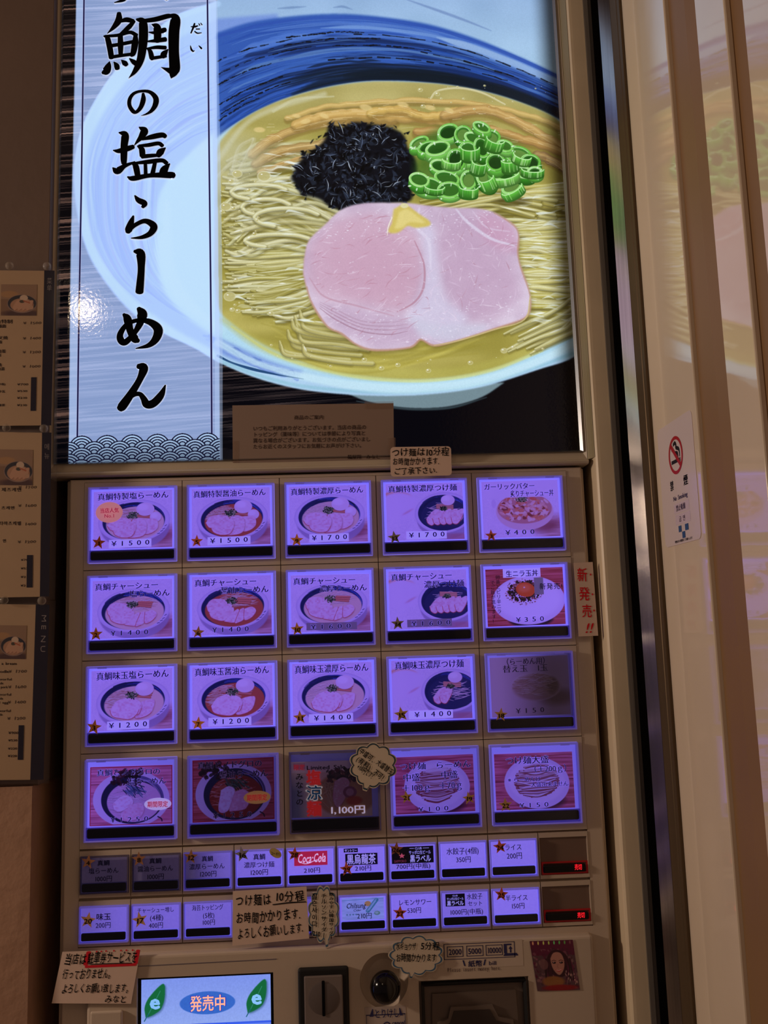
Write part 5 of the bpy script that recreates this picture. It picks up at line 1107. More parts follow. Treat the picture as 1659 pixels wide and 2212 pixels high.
# slope above the screen
bm = bmesh.new(); z_ = PY(440,2072)[1]; vs = [bm.verts.new(p) for p in ((SX0+.001,-.0110,z_),(SX1+.004,-.0110,z_+.001),(SX1+.0005,-.0062,SZ1+.0002),(SX0,-.0062,SZ1+.0002),(SX0+.001,-.0100,z_),(SX1+.004,-.0100,z_+.001))]
bm.faces.new(vs[:4]); bm.faces.new((vs[0],vs[4],vs[5],vs[1])); bm.faces.new((vs[4],vs[3],vs[2],vs[5])); bm.faces.new((vs[0],vs[3],vs[4])); bm.faces.new((vs[1],vs[5],vs[2])); bm_obj('screen_hood', bm, mat('hood_grey', (150,140,146), .5), machine)
# coin slot
coin = empty('coin_slot', ((CX0+CX1)/2, -.0105, CZ1-.04), 'dark grey coin slot module with black surround', 'coin slot')
box('surround', CX0, CX1, -.0165, -.0104, CZ1-.075, CZ1, BLACKM, coin, .003, 3)
cxm = (CX0+CX1)/2; box('slot_plate', CX0+.0065, CX1-.0065, -.0185, -.0163, CZ1-.066, CZ1-.0075, mat('slot_grey', (128,116,112), .4), coin, .0015, 2)
zc = PY(698,2142)[1]; lathe('slot_disc', [(0,-.0192),(.0150,-.0192),(.0172,-.0184)], cxm, zc, mat('slot_disc_grey', (104,94,92), .3), coin); box('slot', cxm-.0016, cxm+.0016, -.0199, -.0191, zc-.0175, zc+.0185, BLACK, coin, .0006, 1)
# coin return knob
knob = empty('coin_return_knob', (KX, -.006, KZ), 'black ball coin return knob in its round cream dish', 'knob')
lathe('ball', [(0,-.040)]+[(.0168*math.sin(a), -.0235-.0165*math.cos(a)) for a in np.linspace(.15, 2.9, 20)]+[(0,-.0072)], KX+.001, KZ-.002, mat('black_ball', (10,8,10), .12), knob)
lathe('stem', [(.0065,-.0100),(.0065,-.0010)], KX+.001, KZ-.002, BLACK, knob)
# banknote slot
note = empty('banknote_slot', ((BX0+BX1)/2, -.004, BZ1-.05), 'dark brown banknote slot with a stepped tray mouth', 'banknote slot')
DB = mat('dark_brown_plastic', (112,98,90), .45)
bm = bmesh.new(); frame_bm(bm, BX0, BX1, BZ1-.11, BZ1, BX0+.003, BX1-.003, BZ1-.10, BZ1-.0025, -.0125, -.0031, -.0105); bm_obj('surround', bm, BLACKM, note)
box('slot_plate', BX0+.003, BX1-.003, -.0060, -.0034, BZ1-.105, BZ1-.0025, DB, note)
xa, xb = BX0, BX1; wv = xb-xa
def P3(u, d): return (xa+wv*u, BZ1-d)
plate('tray_mouth', [P3(.10,.011),P3(.90,.011),P3(.93,.10),P3(.07,.10)], -.0090, -.0058, mat('brown_tray', (104,90,82), .4), note)
plate('tray_step', [P3(.27,.024),P3(.67,.024),P3(.72,.036),P3(.86,.040),P3(.88,.10),P3(.12,.10),P3(.14,.040),P3(.24,.036)], -.0125, -.0088, DB, note)
plate('tray_hollow', [P3(.30,.028),P3(.64,.028),P3(.70,.040),P3(.84,.044),P3(.84,.056),P3(.16,.056),P3(.16,.044),P3(.26,.040)], -.0135, -.0124, mat('tray_dark', (60,50,48), .4), note)
plate('tray_badge', [P3(.36,.058),P3(.62,.058),P3(.62,.10),P3(.36,.10)], -.0150, -.0134, mat('brown_badge', (90,76,70), .35), note)
# printed panels on the fascia
YF = -.0106
LS = px_surf((820,2046),(1120,2041),(1124,2110),(824,2115), YF)
NV = (44,44,96); nvm = mat('navy_print', NV, .6); whm = mat('label_white', (196,176,168), .55)
BLb = px_surf((958,2036),(1128,2029),(1131,2086),(960,2093), YF); uv_quad('bill_label', BLb, mat('label_cream', (212,194,178), .5), machine, .0001)
def outline(surf, rects, m, par, name='printed_lines', w=.004, off=.0003):
    P = []
    for u0, v0, u1, v1 in rects:
        wu, wv_ = w, w*2.6
        P += [[(u0,v0),(u1,v0),(u1,v0+wv_),(u0,v0+wv_)],[(u0,v1-wv_),(u1,v1-wv_),(u1,v1),(u0,v1)],[(u0,v0),(u0+wu,v0),(u0+wu,v1),(u0,v1)],[(u1-wu,v0),(u1,v0),(u1,v1),(u1-wu,v1)]]
    return flat_polys(name, surf, P, m, par, off)
outline(BLb, [(.0,.06,.90,.66),(.04,.16,.245,.56),(.285,.16,.50,.56),(.53,.16,.745,.56)], nvm, machine, w=.009)
lettering(BLb, [('2000',.06,.22,.225,.50,'bold',{'color': NV}),('5000',.305,.22,.475,.50,'bold',{'color': NV}),('10000',.545,.22,.73,.50,'bold',{'color': NV}),('紙幣',.30,.72,.48,.96,'bold',{'color': NV}),('bill',.56,.74,.66,.94,'plain',{'color': NV})], machine, 'bill_lettering', .0003)
flat_polys('note_symbol', BLb, [[(.80,.20),(.86,.20),(.86,.14),(.76,.14),(.76,.50),(.80,.50)],[(.82,.34),(.845,.22),(.87,.34),(.855,.34),(.855,.48),(.835,.48),(.835,.34)],[(.77,.50),(.92,.50),(.94,.60),(.75,.60)],[(.23,.70),(.25,.70),(.27,.92),(.25,.92)],[(.53,.70),(.51,.70),(.49,.92),(.51,.92)]], nvm, machine, .0003)
IS = px_surf((966,2089),(1084,2084),(1085,2096),(967,2101), YF); lettering(IS, [('Please insert money here.',0,0,1,1,'mincho',{'color': (90,66,72), 'mono': .58})], machine, 'instruction_lettering', .0002)
CL = px_surf((788,2176),(876,2172),(880,2240),(792,2244), YF); uv_quad('cancel_label', CL, mat('label_pale', (196,180,172), .5), machine, .0002)
outline(CL, [(.02,.24,.98,1.2)], nvm, machine, w=.012, off=.0004)
lettering(CL, [('とりけし',.22,.06,.84,.36,'plain',{'color': NV}),('cancel',.64,.44,.95,.60,'bold',{'color': NV, 'slant': .2})], machine, 'cancel_lettering', .0006)
flat_polys('cancel_arrow', CL, [[(.20,.56),(.30,.56),(.30,.70),(.36,.70),(.25,.90),(.14,.70),(.20,.70)],[(.10,.30),(.18,.06),(.20,.06),(.20,.30)],[(.92,.30),(.86,.06),(.84,.06),(.84,.30)]], nvm, machine, .0006, kind='stuff')
ribbons('cancel_symbol', CL, [[(.62,.62,.03),(.54,.50,.03),(.44,.56,.03),(.42,.72,.03),(.52,.82,.03),(.62,.74,.03),(.62,.62,.03)],[(.56,.70,.03),(.70,.80,.03),(.86,.86,.03)]], nvm, machine, .0006, 1.2, kind='stuff')

# ------------------------------------------------------------------ paper notes taped on (each its own thing)
def paper(name, corners, Yq, label, m=PAPER, items=(), rnd_c=0.0, thick=.0004, group=None, extra=None, cat='note', ink=(12,10,12)):
    s = px_surf(*corners, Yq)
    c = np.mean(s.c, 0); root = empty(name, tuple(c), label, cat, group)
    if rnd_c:
        r = rnd_c; asp = np.linalg.norm(s.c[1]-s.c[0])/np.linalg.norm(s.c[3]-s.c[0]); P = []
        for cx, cy, a0 in ((r,r*asp,180),(1-r,r*asp,270),(1-r,1-r*asp,0),(r,1-r*asp,90)):
            for k in range(6): a = math.radians(a0+k*18); P.append((cx+r*math.cos(a), cy+r*asp*math.sin(a)))
    else: P = [(0,0),(1,0),(1,1),(0,1)]
    flat_polys('sheet', s, [P], m, root, thick, thick)
    if items: lettering(s, [tuple(t[:6])+({**{'color': ink}, **(t[6] if len(t) > 6 else {})},) for t in items], root, 'handwriting', thick+.0003)
    return root, s
def dots(s, root, pts, m, r=.008, asp=1.0, off=.0008, name='emphasis_dots'):
    flat_polys(name, s, [[(u+r*math.cos(a), v+r*asp*math.sin(a)) for a in np.linspace(0, 6.283, 9)[:-1]] for u, v in pts], m, root, off)
INKM = mat('marker_black', (12,10,12), .5)
J = {'jit': 1}
r_, s_ = paper('paper_note', ((843,966),(974,964),(976,1027),(844,1030)), -.0125, 'small cream note saying dipping noodles take ten minutes, under the poster corner', rnd_c=.06,
   items=[('つけ麺は10分程',.02,.05,.97,.33,'hand',J),('お時間かかります.',.03,.37,.80,.63,'hand',J),('ご了承下さい.',.05,.69,.76,.93,'hand',J)])
dots(s_, r_, [(.70,.05),(.80,.04),(.91,.04)], INKM, .012, 2)
REDM = (226,30,44)
r_, s_ = paper('paper_note', ((1239,1216),(1280,1214),(1292,1373),(1250,1375)), -.0075, 'tall cream strip with red brushed new release writing on the machine edge', ink=REDM,
   items=[('新',.10,.07,.70,.27,'hand',{'jit':1}),('発',.12,.33,.76,.53,'hand',{'jit':1}),('売',.22,.57,.80,.76,'hand',{'jit':1}),('!!',.30,.80,.72,.97,'hand',{'slant':.3})])
dots(s_, r_, [(.84,.17),(.86,.44),(.88,.66)], mat('marker_red', REDM, .5), .05, .28)
r_, s_ = paper('paper_note', ((503,1925),(662,1915),(668,2027),(502,2043)), -.0085, 'cream note on the narrow buttons, dipping noodles take ten minutes, wide black handwriting',
   items=[('つけ麺は',.03,.07,.52,.30,'hand',J),('10分程',.56,.05,.97,.27,'hand',J),('お時間かかります.',.04,.40,.90,.62,'hand',J),('よろしくお願いします.',.06,.68,.93,.89,'hand',J)])
ribbons('underline', s_, [[(.54,.30,.02),(.76,.285,.025),(.98,.29,.02)]], INKM, r_, .0008)
r_, s_ = paper('paper_note', ((135,2056),(304,2050),(283,2168),(112,2167)), -.0135, 'cream note with red marker box about parking tickets, left of the screen',
   items=[('当店は',.05,.04,.33,.26,'hand',J),('駐車券サービスを',.34,.03,.98,.25,'hand',J),('行っておりません。',.06,.34,.72,.54,'hand',J),('よろしくお願い致します。',.09,.62,.98,.80,'hand',J),('みなと',.66,.84,.94,.99,'hand',J)])
ribbons('red_highlight', s_, [[(.34,.02,.06),(.33,.26,.06)],[(.34,.30,.05),(.66,.29,.05),(.97,.28,.05)],[(.97,-.02+.04,.05),(.97,.26,.05)]], mat('marker_red2', (226,30,48), .5), r_, .0006)
ribbons('underline', s_, [[(.38,.255,.014),(.66,.25,.016),(.92,.25,.012)]], INKM, r_, .0009)
dots(s_, r_, [(.44,.015),(.50,.015),(.56,.01),(.66,.01),(.75,.01),(.82,.01),(.90,.01)], mat('marker_red2', (226,30,48), .5), .012, 1.4)
# brown notice on the poster
r_, s_ = paper('paper_notice', ((502,876),(850,871),(851,996),(503,1000)), -.0012, 'brown toned printed notice taped over the bottom of the poster', m=mat('brown_paper', (150,128,116), .6), ink=(54,36,34),
   items=[('商品のご案内',.38,.19,.565,.265,'plain'),('いつもご利用ありがとうございます。当店の商品の',.125,.37,.83,.45,'plain'),('トッピング（薬味等）については季節により写真と',.125,.475,.825,.555,'plain'),('異なる場合がございます。お気づきの点がございまし',.125,.58,.855,.66,'plain'),('たらお近くのスタッフにお気軽にお声がけ下さい。',.125,.685,.815,.765,'plain'),('麺屋翔　みなと',.71,.885,.915,.96,'plain')])
tp = haze_mat('clear_tape', (170,140,120), .35, .25)
for k, (u0,v0,u1,v1) in enumerate(((.82,-.03,1.0,.10),(.965,.60,1.01,.97),(.0,.62,.035,1.0))): uv_quad('tape', s_, tp, r_, .0008, u=(u0,u1), v=(v0,v1))
# cloud shaped notes with a marker outline
def cloud(name, cx, cy, rx, ry, nb, label, items, Yq, outc, tail=None, rot=0, ink=(14,12,14)):
    s = px_surf((cx-rx,cy-ry),(cx+rx,cy-ry),(cx+rx,cy+ry),(cx-rx,cy+ry), Yq); root = empty(name, tuple(np.mean(s.c, 0)), label, 'note')
    def ring(k):
        P = []
        for i in range(nb*8):
            t = 2*math.pi*i/(nb*8); b = abs(math.sin(t*nb/2)); r = (.86+.14*b)*k; u, v = .5+.5*r*math.cos(t), .5+.5*r*math.sin(t)
            if tail and abs((t-tail+math.pi) % (2*math.pi)-math.pi) < .10: u, v = .5+.56*k*math.cos(t), .5+.58*k*math.sin(t)
            du, dv = (u-.5)*rx, (v-.5)*ry; a = math.radians(rot); u, v = .5+(du*math.cos(a)-dv*math.sin(a))/rx, .5+(du*math.sin(a)+dv*math.cos(a))/ry
            P.append((u, v))
        return P
    flat_polys('sheet', s, [ring(1.0)], mat('cloud_paper', (220,204,184), .7), root, .0005, .0004)
    o, i_ = ring(.955), ring(.895); flat_polys('marker_outline', s, [[o[k], o[(k+1) % len(o)], i_[(k+1) % len(o)], i_[k]] for k in range(len(o))], mat('outline_%d_%d_%d' % outc, outc, .5), root, .0007)
    lettering(s, [tuple(t[:6])+({**{'color': ink, 'jit': 1}, **(t[6] if len(t) > 6 else {})},) for t in items], root, 'handwriting', .0010)
    return root
cloud('cloud_note', 806, 1653, 53, 50, 10, 'tilted cloud shaped note on the fourth row about medium and large portions',
  [(t_, u_-w_/2, v_-.075, u_+w_/2, v_+.075, 'hand', {'rot': 36, 'asp': 1.06}) for t_, u_, v_, w_ in (('中盛可．',.40,.30,.42),('大盛替玉',.74,.54,.40),('(有料)',.31,.45,.34),('+100円です！',.36,.64,.42),('不可！',.64,.73,.30))], -.0085, (36,66,86), tail=1.9)
cloud('cloud_note', 699, 1975, 35, 64, 12, 'narrow cloud note with upright Korean and Japanese cider writing',
  [('질슨사이다',.13,.14,.33,.72,'hand',{'vert': 1}),('¥210',.06,.76,.40,.88,'hand'),('チルソンサイダー',.42,.14,.60,.90,'hand',{'vert': 1}),('飲みやすい韓国サイダー',.66,.12,.82,.92,'hand',{'vert': 1})], -.0100, (70,108,140), tail=1.4)
cloud('cloud_note', 899, 2063, 61, 45, 11, 'cloud note saying dumplings take five minutes, beside the black knob',
  [('水ギョウザ',.14,.20,.50,.38,'hand'),('5分程',.58,.18,.92,.38,'hand'),('お時間かかります',.14,.46,.86,.66,'hand')], -.0140, (64,104,140), tail=1.75)

# ------------------------------------------------------------------ star stickers
def star(px, py, r, num, label, colr=(186,96,56), Yq=-.0074, rot=0.0):
    x, z = PY(px, py, Yq); R = r/1790*1.12; P = []
    for k in range(10):
        a = math.pi/2+k*math.pi/5+rot; q = R if k % 2 == 0 else R*.42; P.append((x+q*math.cos(a), z+q*math.sin(a)))
    root = empty('star_sticker', (x, Yq, z), label, 'sticker', None)
    plate('star', P, Yq, Yq+.0004, mat('foil_%d_%d_%d' % colr, colr, .38, metal=0, noise=.1, nscale=300), root)
    s = Surf((x-R,Yq,z+R),(x+R,Yq,z+R),(x+R,Yq,z-R),(x-R,Yq,z-R))
    if num: lettering(s, [(num, .5-.13*len(num), .34, .5+.13*len(num), .74, 'hand', {'color': (10,8,10), 'jit': .6, 'seed': px})], root, 'number')
CO = (224,108,84); BR = (206,158,100); GR = (150,134,132)
for a in [(213,1172,13,'1','copper star sticker numbered 1 on the special salt ramen button',CO),(425,1169,12,'5','copper star sticker numbered 5 on the special soy ramen button',CO),
  (641,1167,13,'9','orange star sticker numbered 9 on the special rich ramen button',(242,150,96)),(852,1161,13,'13','grey star sticker numbered 13 on the special dipping noodle button',GR),(1061,1157,12,'3','copper star sticker on the garlic butter pork bowl button',CO),
  (207,1370,13,'2','orange star sticker numbered 2 on the sliced pork salt ramen button',(242,150,96)),(428,1366,12,'6','brown star sticker numbered 6 on the sliced pork soy ramen button',(186,128,94)),(642,1359,13,'10','brass star sticker numbered 10 on the sliced pork rich ramen button',(224,152,104)),
  (859,1347,13,'14','grey star sticker numbered 14 on the sliced pork dipping noodle button',GR),(203,1571,14,'3','orange star sticker numbered 3 on the salt ramen with egg button',(246,156,92)),(428,1563,13,'7','orange star sticker numbered 7 on the soy ramen with egg button',(246,156,92)),
  (648,1550,13,'11','brass star sticker numbered 11 on the rich ramen with egg button',(222,152,96)),(867,1543,14,'15','brass star sticker numbered 15 on the rich dipping noodles with egg button',BR),(1082,1544,13,'18','brass star sticker numbered 18 on the extra noodles button',BR),
  (878,1722,12,'21','brass star sticker numbered 21 at the left of the medium portion button',BR),(1013,1724,12,'19','brass star sticker numbered 19 at the right of the medium portion button',BR),(1092,1739,13,'22','brass star sticker numbered 22 on the large portion button',BR),
  (190,1862,13,'4','brown star sticker numbered 4 on the unlit salt ramen button',(170,116,84)),(300,1856,13,'8','brown star sticker numbered 8 on the unlit soy ramen button',(170,116,84)),(412,1851,13,'12','brown star sticker numbered 12 on the half lit rich ramen button',(170,116,84)),
  (523,1845,14,'16','grey star sticker numbered 16 on the narrow dipping noodle button',(150,140,160)),(636,1845,13,'28','copper star sticker numbered 28 on the cola button',CO),(749,1877,13,'29','copper star sticker numbered 29 on the oolong tea button',CO),(856,1834,13,'26','brown star sticker numbered 26 on the upper bottled beer button',(170,104,80)),
  (1080,1829,13,'24','copper star sticker numbered 24 on the rice button',CO),(190,1988,14,'20','tan star sticker numbered 20 on the seasoned egg button',(224,170,130)),(302,1987,14,'17','tan star sticker numbered 17 on the extra pork button',(224,170,130)),
  (864,1972,13,'27','copper star sticker numbered 27 on the lemon sour button',CO),(1083,1932,13,'25','copper star sticker numbered 25 on the half rice button',CO)]:
    star(a[0], a[1], a[2], a[3], a[4], a[5], -.0076 if a[1] < 1800 else -.0056, random.Random(a[0]).uniform(-.2,.2))
x, z = PY(595, 1843, -.0056); oroot = empty('oval_sticker', (x, -.0056, z), 'small yellowish oval sticker with scribble on the narrow dipping noodle button', 'sticker')
plate('oval', [(x+.0066*math.cos(t)-.001*math.sin(t), z+.0052*math.sin(t)-.0015*math.cos(t)) for t in np.linspace(0, 6.283, 25)[:-1]], -.0056, -.0052, mat('oval_yellow', (196,170,110), .6), oroot)
lettering(Surf((x-.0055,-.0056,z+.003),(x+.0055,-.0056,z+.0015),(x+.0055,-.0056,z-.004),(x-.0055,-.0056,z-.0025)), [('コーオリ',.0,.1,1,.9,'hand',{'color': (40,30,20), 'jit': 1})], oroot, 'scribble')
# holographic sticker
def holo():
    c = Canvas(220, 240, (90,62,68)); rnd = random.Random(2); c.a[:70] = (96,30,58)
    for i in range(160): c.ell(rnd.uniform(0,220), rnd.uniform(40,235), rnd.uniform(3,12), rnd.uniform(2,8), rnd.choice([(120,50,80),(70,40,50),(140,90,100),(90,20,50),(150,120,110)]), .6, 2, rnd.uniform(0,3))
    c.ell(128, 110, 58, 66, (56,24,34), 1, 4)
    for i in range(16): x = rnd.choice([rnd.uniform(66,88), rnd.uniform(166,196)]); c.stroke([(x,90),(x+rnd.uniform(-12,12),140),(x+rnd.uniform(-16,16),190)], 8, rnd.choice([(64,26,40),(96,30,60),(48,22,30)]), .9, 2)
    c.poly(resample([(92,86),(108,62),(130,56),(150,64),(160,92),(158,124),(146,150),(126,166),(106,150),(94,122),(92,86)], 5), (178,128,110), 1, 1)
    for x in (108, 144): c.ell(x, 106, 9, 5, (40,22,26), 1, 1.5); c.stroke([(x-11,98),(x,94),(x+11,98)], 2.5, (60,30,30), 1, 1); c.ell(x-2, 104, 2, 2, (230,210,210), 1, 1)
    c.stroke([(126,112),(122,128),(128,130)], 2, (140,90,80), .8, 1); c.stroke([(112,140),(126,148),(142,138)], 4, (190,60,70), 1, 1); c.stroke([(114,141),(126,144),(140,139)], 2, (240,220,220), .9, 1)
    c.ell(90, 196, 56, 26, (150,100,50), .9, 8); c.ell(120, 226, 90, 14, (140,24,30), .9, 6); c.ell(54, 112, 22, 26, (120,80,80), .8, 3)
    for k in range(8): c.ell(14+k*27, 10, 4, 9, [(250,190,140),(230,230,120),(220,240,120),(200,240,110),(120,240,130),(110,220,100),(110,190,90),(140,90,90)][k], 1, 2, .1)
    for k in range(26): c.ell(rnd.uniform(150,215), rnd.uniform(150,210), rnd.uniform(1,3), rnd.uniform(4,10), rnd.choice([(240,200,170),(200,160,150),(120,90,90)]), .8, 1.5, rnd.uniform(-.4,.4))
    return c.image('sticker_print')
hs = px_surf((1144,2033),(1237,2030),(1253,2138),(1161,2141), -.0110); hr = empty('holographic_sticker', tuple(np.mean(hs.c, 0)), 'shiny holographic sticker of a smiling long haired woman, right of the banknote slot', 'sticker')
hm = print_mat('holo_print', holo(), base=1.0, tint=(.05,.03,.035), strength=1.0, rough=.28); hm.node_tree.nodes['Principled BSDF'].inputs['Metallic'].default_value = .25  # faint emission brightens the sticker; nothing shines behind it
uv_quad('sheet', hs, hm, hr, .0004, thick=.0004)

# ------------------------------------------------------------------ menus in clear sleeves on the left wall
MENP = mat('menu_paper', (182,150,116), .65, noise=.02, nscale=40); NAVY = mat('menu_navy', (9,10,40), .6, spec=.15)
def dish():
    c = Canvas(200, 190, (150,118,92)); c.a[:] = np.array([160,124,98]); c.a[90:] -= 20; rnd = random.Random(4)
    c.ell(46, 60, 52, 20, (190,140,90), .8, 8); c.ell(120, 178, 110, 22, (70,36,40), .9, 12); c.ell(118, 118, 84, 56, (150,120,110), 1, 2); c.ell(118, 116, 79, 51, (22,22,40), 1, 2); c.ell(118, 126, 66, 42, (190,140,108), 1, 4)
    for q in range(4): x = 66+q*24; c.poly(resample([(x,140),(x+24,100),(x+44,100),(x+34,140),(x+12,160),(x,140)], 4), (212,160,130), 1, 1); c.stroke([(x+12,160),(x+34,140),(x+44,100)], 2, (140,70,56), .9, 1)
    c.ell(128, 82, 23, 18, (222,190,164), 1, 2); c.ell(168, 140, 15, 13, (206,160,130), 1, 2); c.ell(118, 104, 14, 9, (70,60,44), 1, 3); c.stroke([(128,100),(160,112)], 8, (190,100,64), 1, 1.5); return c.image('menu_dish_print')
dim = dish(); dm = print_mat('menu_dish', dim, base=.85, tint=(0,0,0), strength=0.0, rough=.5)
SLEEVE = haze_mat('sleeve_plastic', (120,110,110), .06, .10)
def menu_card(c, band_u, items, label, photo, drink):
    s = px_surf(*c, -.0265); root = empty('menu_sheet', tuple(np.mean(s.c, 0)), label, 'menu', 'laminated menus stacked on the left wall')
    flat_polys('sheet', s, [[(0,.01),(band_u,.01),(band_u,.99),(0,.99)]], MENP, root, .0, .0006)
    flat_polys('navy_band', s, [[(band_u,.008),(.93,.008),(.93,.99),(band_u,.99)]], NAVY, root, .0001, .0006)
    uv_quad('dish_photo', s, dm, root, .0003, u=photo[:2], v=photo[2:])
    flat_polys('drink_tab', s, [[(drink[0],drink[2]),(drink[1],drink[2]),(drink[1],drink[3]),(drink[0],drink[3])]], NAVY, root, .0003)
    lettering(s, items, root, 'menu_lettering', .00015, (40,26,24))
    pr = [(.44,v) for v in photo[4:]] if len(photo) > 4 else []
    bm = bmesh.new(); P0 = s(np.array([-.4,1.0,1.0,-.4]), np.array([-.015,-.015,1.01,1.01]), .0020); Q0 = s(np.array([-.4,1.0,1.0,-.4]), np.array([-.015,-.015,1.01,1.01]), .0012)
    a = [bm.verts.new(p) for p in P0]; b = [bm.verts.new(p) for p in Q0]; bm.faces.new(a); bm.faces.new(b[::-1])
    for i in range(4): bm.faces.new((a[i], b[i], b[(i+1) % 4], a[(i+1) % 4]))
    bm_obj('clear_sleeve', bm, SLEEVE, root)
    return root, s
G_ = {'color': (150,140,140)}
pc = {'color': (70,52,44)}
def prices(vs, u, txts): return [(t, u, v, u+.20, v+.022, 'hand', {'color': (84,66,54), 'jit': 1}) for v, t in zip(vs, txts)]
menus = [
 (((-70,580),(132,582),(124,922),(-72,924)), .82, [('菜',.85,.055,.905,.095,'light',G_),('单',.85,.10,.905,.14,'light',G_),('鯛魚特制',.24,.325,.49,.350,'bold'),('拉麺面',.28,.355,.42,.378,'bold'),('魚叉焼',.28,.43,.44,.452,'bold'),('麺面',.28,.457,.38,.478,'bold'),('魚卤蛋',.28,.515,.42,.537,'bold'),('拉面',.28,.54,.37,.56,'bold'),('魚',.34,.60,.38,.622,'bold'),('魚面',.33,.625,.41,.647,'bold'),
   ('啤酒(中瓶)',.26,.725,.42,.740,'bold'),('檸檬沙瓦',.26,.77,.42,.786,'bold'),('烏龍茶',.30,.855,.42,.87,'bold'),('¥700',.60-.05,.725,.67,.742,'hand'),('¥530',.55,.768,.66,.783,'bold'),('¥210',.55,.81,.66,.826,'bold'),('¥210',.55,.855,.66,.871,'bold')]+prices((.335,.432,.52,.61), .60, ('¥ 1500','¥ 1400','¥ 1200','¥ 1000')),
   'Chinese menu sheet with a navy band, topmost of the three on the left wall', (.36,.745,.10,.30), (.70,.76,.69,.90)),
 (((-76,928),(125,932),(120,1292),(-80,1296)), .83, [('메',.855,.075,.92,.115,'light',G_),('뉴',.855,.13,.92,.17,'light',G_),('제즈케멘',.40,.345,.62,.368,'bold'),('츠케멘',.40,.455,.55,.475,'bold'),('타마츠케멘',.38,.545,.62,.568,'bold'),('멘',.42,.65,.46,.67,'bold'),('¥700',.62,.765,.72,.78,'hand'),('¥530',.62,.815,.72,.83,'bold'),('¥210',.62,.865,.72,.88,'bold'),('¥210',.62,.915,.72,.93,'bold')]+prices((.33,.44,.55,.655), .58, ('¥ 1700','¥ 1600','¥ 1400','¥ 1200')),
   'Korean menu sheet with a navy band, middle of the three on the left wall', (.36,.735,.115,.33), (.685,.75,.745,.935)),
 (((-82,1300),(121,1303),(107,1688),(-88,1690)), .785, [('MENU',.845,.065,.915,.30,'mincho',{'color': (160,150,150), 'vert': 1, 'vrot': 1}),('in a bream',.38,.335,.60,.355,'bold'),('noodle',.36,.38,.52,.40,'bold'),('flavorful',.38,.425,.55,.442,'bold'),('noodle',.38,.448,.46,.464,'bold'),('and pork',.36,.468,.51,.486,'bold'),('flavorful',.38,.51,.55,.527,'bold'),('noodle',.38,.533,.46,.549,'bold'),('and egg',.36,.555,.52,.572,'bold'),('flavorful',.38,.60,.55,.618,'bold'),('noodle',.38,.622,.46,.638,'bold'),('¥900',.53,.722,.64,.74,'hand'),('¥530',.53,.765,.63,.78,'bold'),('¥220',.53,.81,.63,.825,'bold'),('¥220',.53,.85,.63,.866,'bold'),('DRINK',.66,.705,.69,.80,'mincho',{'color': (130,120,120), 'vert': 1, 'vrot': 1})]+prices((.378,.465,.55,.64), .51, ('¥ 1700','¥ 1600','¥ 1400','¥ 1200')),
   'English menu sheet headed MENU, lowest of the three on the left wall', (.36,.695,.13,.32), (.64,.70,.69,.88))]
PEG = haze_mat('peg_clear', (190,176,160), .22, .08)
for c, bu, it, lab, ph, dr in menus:
    root, s = menu_card(c, bu, it, lab, ph, dr)
    for u in (.46, .86):
        p = s(np.array(u), np.array(-.012), .004); 
        lathe('clear_peg', [(0,p[1]-.004),(.0035,p[1]-.003),(.0050,p[1]),(.0032,p[1]+.002),(.0032,p[1]+.006)], p[0], p[2], PEG, root, 20)

# ------------------------------------------------------------------ no smoking sign on the right wall panel
XS = XW-.0006
def xs(u): return -.1095-u*.0975
def zs(v): return Z0+.0212-v*.1265
sg = Surf((XS,xs(0),zs(0)),(XS,xs(1),zs(0)),(XS,xs(1),zs(1)),(XS,xs(0),zs(1))); nsr = empty('no_smoking_sign', (XW,xs(.5),zs(.5)), 'white plastic no smoking sign with red barred circle on the cream panel', 'sign')
P = []; r = .07; asp = .0975/.1265
for cx, cy, a0 in ((r,r*asp,180),(1-r,r*asp,270),(1-r,1-r*asp,0),(r,1-r*asp,90)):
    for k in range(7): a = math.radians(a0+k*15); P.append((cx+r*math.cos(a), cy+r*asp*math.sin(a)))
flat_polys('plate', sg, [P], mat('sign_white', (222,206,204), .18, spec=.6), nsr, 0, .0006)
cu, cv, ro, ri = .50, .285, .20, .165
def ring(r0, r1, n=48): return [[(cu+a_*math.cos(t), cv+a_*asp*math.sin(t)) for a_, t in ((r1, 2*math.pi*k/n), (r1, 2*math.pi*(k+1)/n), (r0, 2*math.pi*(k+1)/n), (r0, 2*math.pi*k/n))] for k in range(n)]
RDM = mat('sign_red', (176,24,36), .4); BKM = mat('sign_black', (14,14,18), .4); BLM = mat('sign_blue', (40,84,130), .4)
flat_polys('red_ring', sg, ring(ri, ro), RDM, nsr, .0003)
flat_polys('cigarette', sg, [[(.37,.318),(.57,.318),(.57,.348),(.37,.348)],[(.585,.318),(.60,.318),(.60,.348),(.585,.348)],[(.61,.318),(.625,.318),(.625,.348),(.61,.348)]], BKM, nsr, .0002)
ribbons('smoke_curl', sg, [[(.40,.20,.02),(.40,.225,.024),(.46,.25,.024),(.48,.265,.024),(.55,.275,.024),(.565,.30,.02)],[(.45,.195,.02),(.50,.185,.024),(.53,.205,.024),(.52,.225,.024),(.59,.245,.026),(.61,.275,.026),(.61,.305,.02)]], BKM, nsr, .0002, 1/asp)
a1 = math.radians(225); a2 = math.radians(45)
ribbons('red_bar', sg, [[(cu+.18*math.cos(a1), cv+.18*asp*math.sin(a1), .034),(cu,cv,.034),(cu+.18*math.cos(a2), cv+.18*asp*math.sin(a2), .034)]], RDM, nsr, .0004, 1/asp)
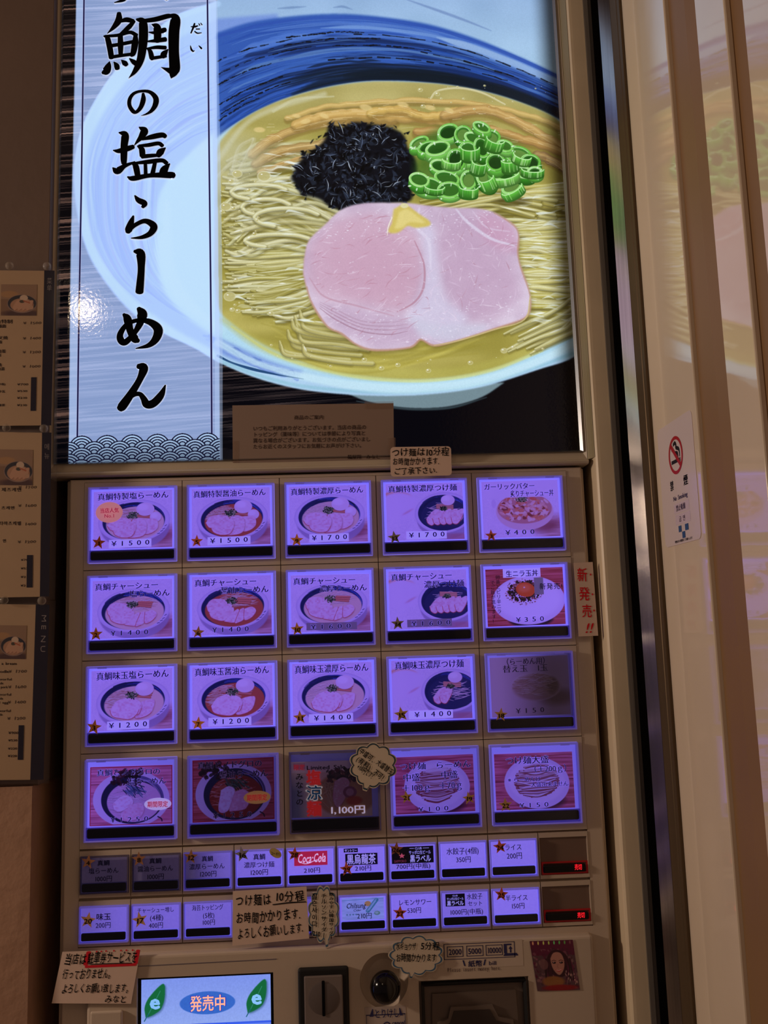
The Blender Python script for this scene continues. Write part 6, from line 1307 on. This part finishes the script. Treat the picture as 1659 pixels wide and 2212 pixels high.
lettering(sg, [('禁',.28,.475,.38,.555,'bold',{'color': (14,14,20)}),('煙',.66,.475,.78,.555,'bold',{'color': (14,14,20)}),('No Smoking',.34,.60,.74,.65,'plain',{'color': (40,30,90)}),('禁止吸烟',.40,.685,.66,.735,'plain',{'color': (60,40,80)}),('금 연',.46,.78,.64,.825,'plain',{'color': (60,40,80)}),('喫煙は外の喫煙所にてお願いします',.30,.965,.78,.985,'bold',{'color': (40,30,50)})], nsr, 'sign_lettering', .0003)
flat_polys('blue_mark', sg, [[(.43,.855),(.51,.855),(.51,.905),(.43,.905)],[(.61,.855),(.70,.855),(.70,.905),(.61,.905)],[(.52,.908),(.60,.908),(.60,.96),(.52,.96)]], BLM, nsr, .0003)
flat_polys('overlay_label', sg, [[(.34,.672),(.76,.672),(.76,.75),(.34,.75)],[(.36,.762),(.77,.762),(.77,.842),(.36,.842)]], mat('overlay_white', (214,196,204), .3), nsr, .0001)

# ------------------------------------------------------------------ shaded pendant lamps behind the viewer (their light is set at the top)
def lamp(loc, label):
    root = empty('pendant_lamp', (loc[0], loc[1], 2.75), label, 'lamp')
    lathe_z('lamp_shade', [(.075,-.010),(.070,.02),(.035,.07),(.012,.085),(.012,.10)], loc, mat('shade_black', (30,26,24), .5), root)
    box('cord', loc[0]-.003, loc[0]+.003, loc[1]-.003, loc[1]+.003, loc[2]+.10, 2.75, BLACKM, root)
def lathe_z(name, prof, c, m, parent, n=24):
    bm = bmesh.new(); R = [[bm.verts.new((c[0]+r*math.cos(2*math.pi*i/n), c[1]+r*math.sin(2*math.pi*i/n), c[2]+z)) for i in range(n)] for r, z in prof]
    for a, b in zip(R, R[1:]):
        for i in range(n): bm.faces.new((a[i], a[(i+1) % n], b[(i+1) % n], b[i]))
    return bm_obj(name, bm, m, parent, smooth=True)
lamp((-.53,-1.66,2.47), 'black shaded pendant lamp behind the viewer, nearer one')
lamp((.81,-2.64,2.28), 'black shaded pendant lamp behind the viewer, farther one')
bpy.data.objects.remove(_to)
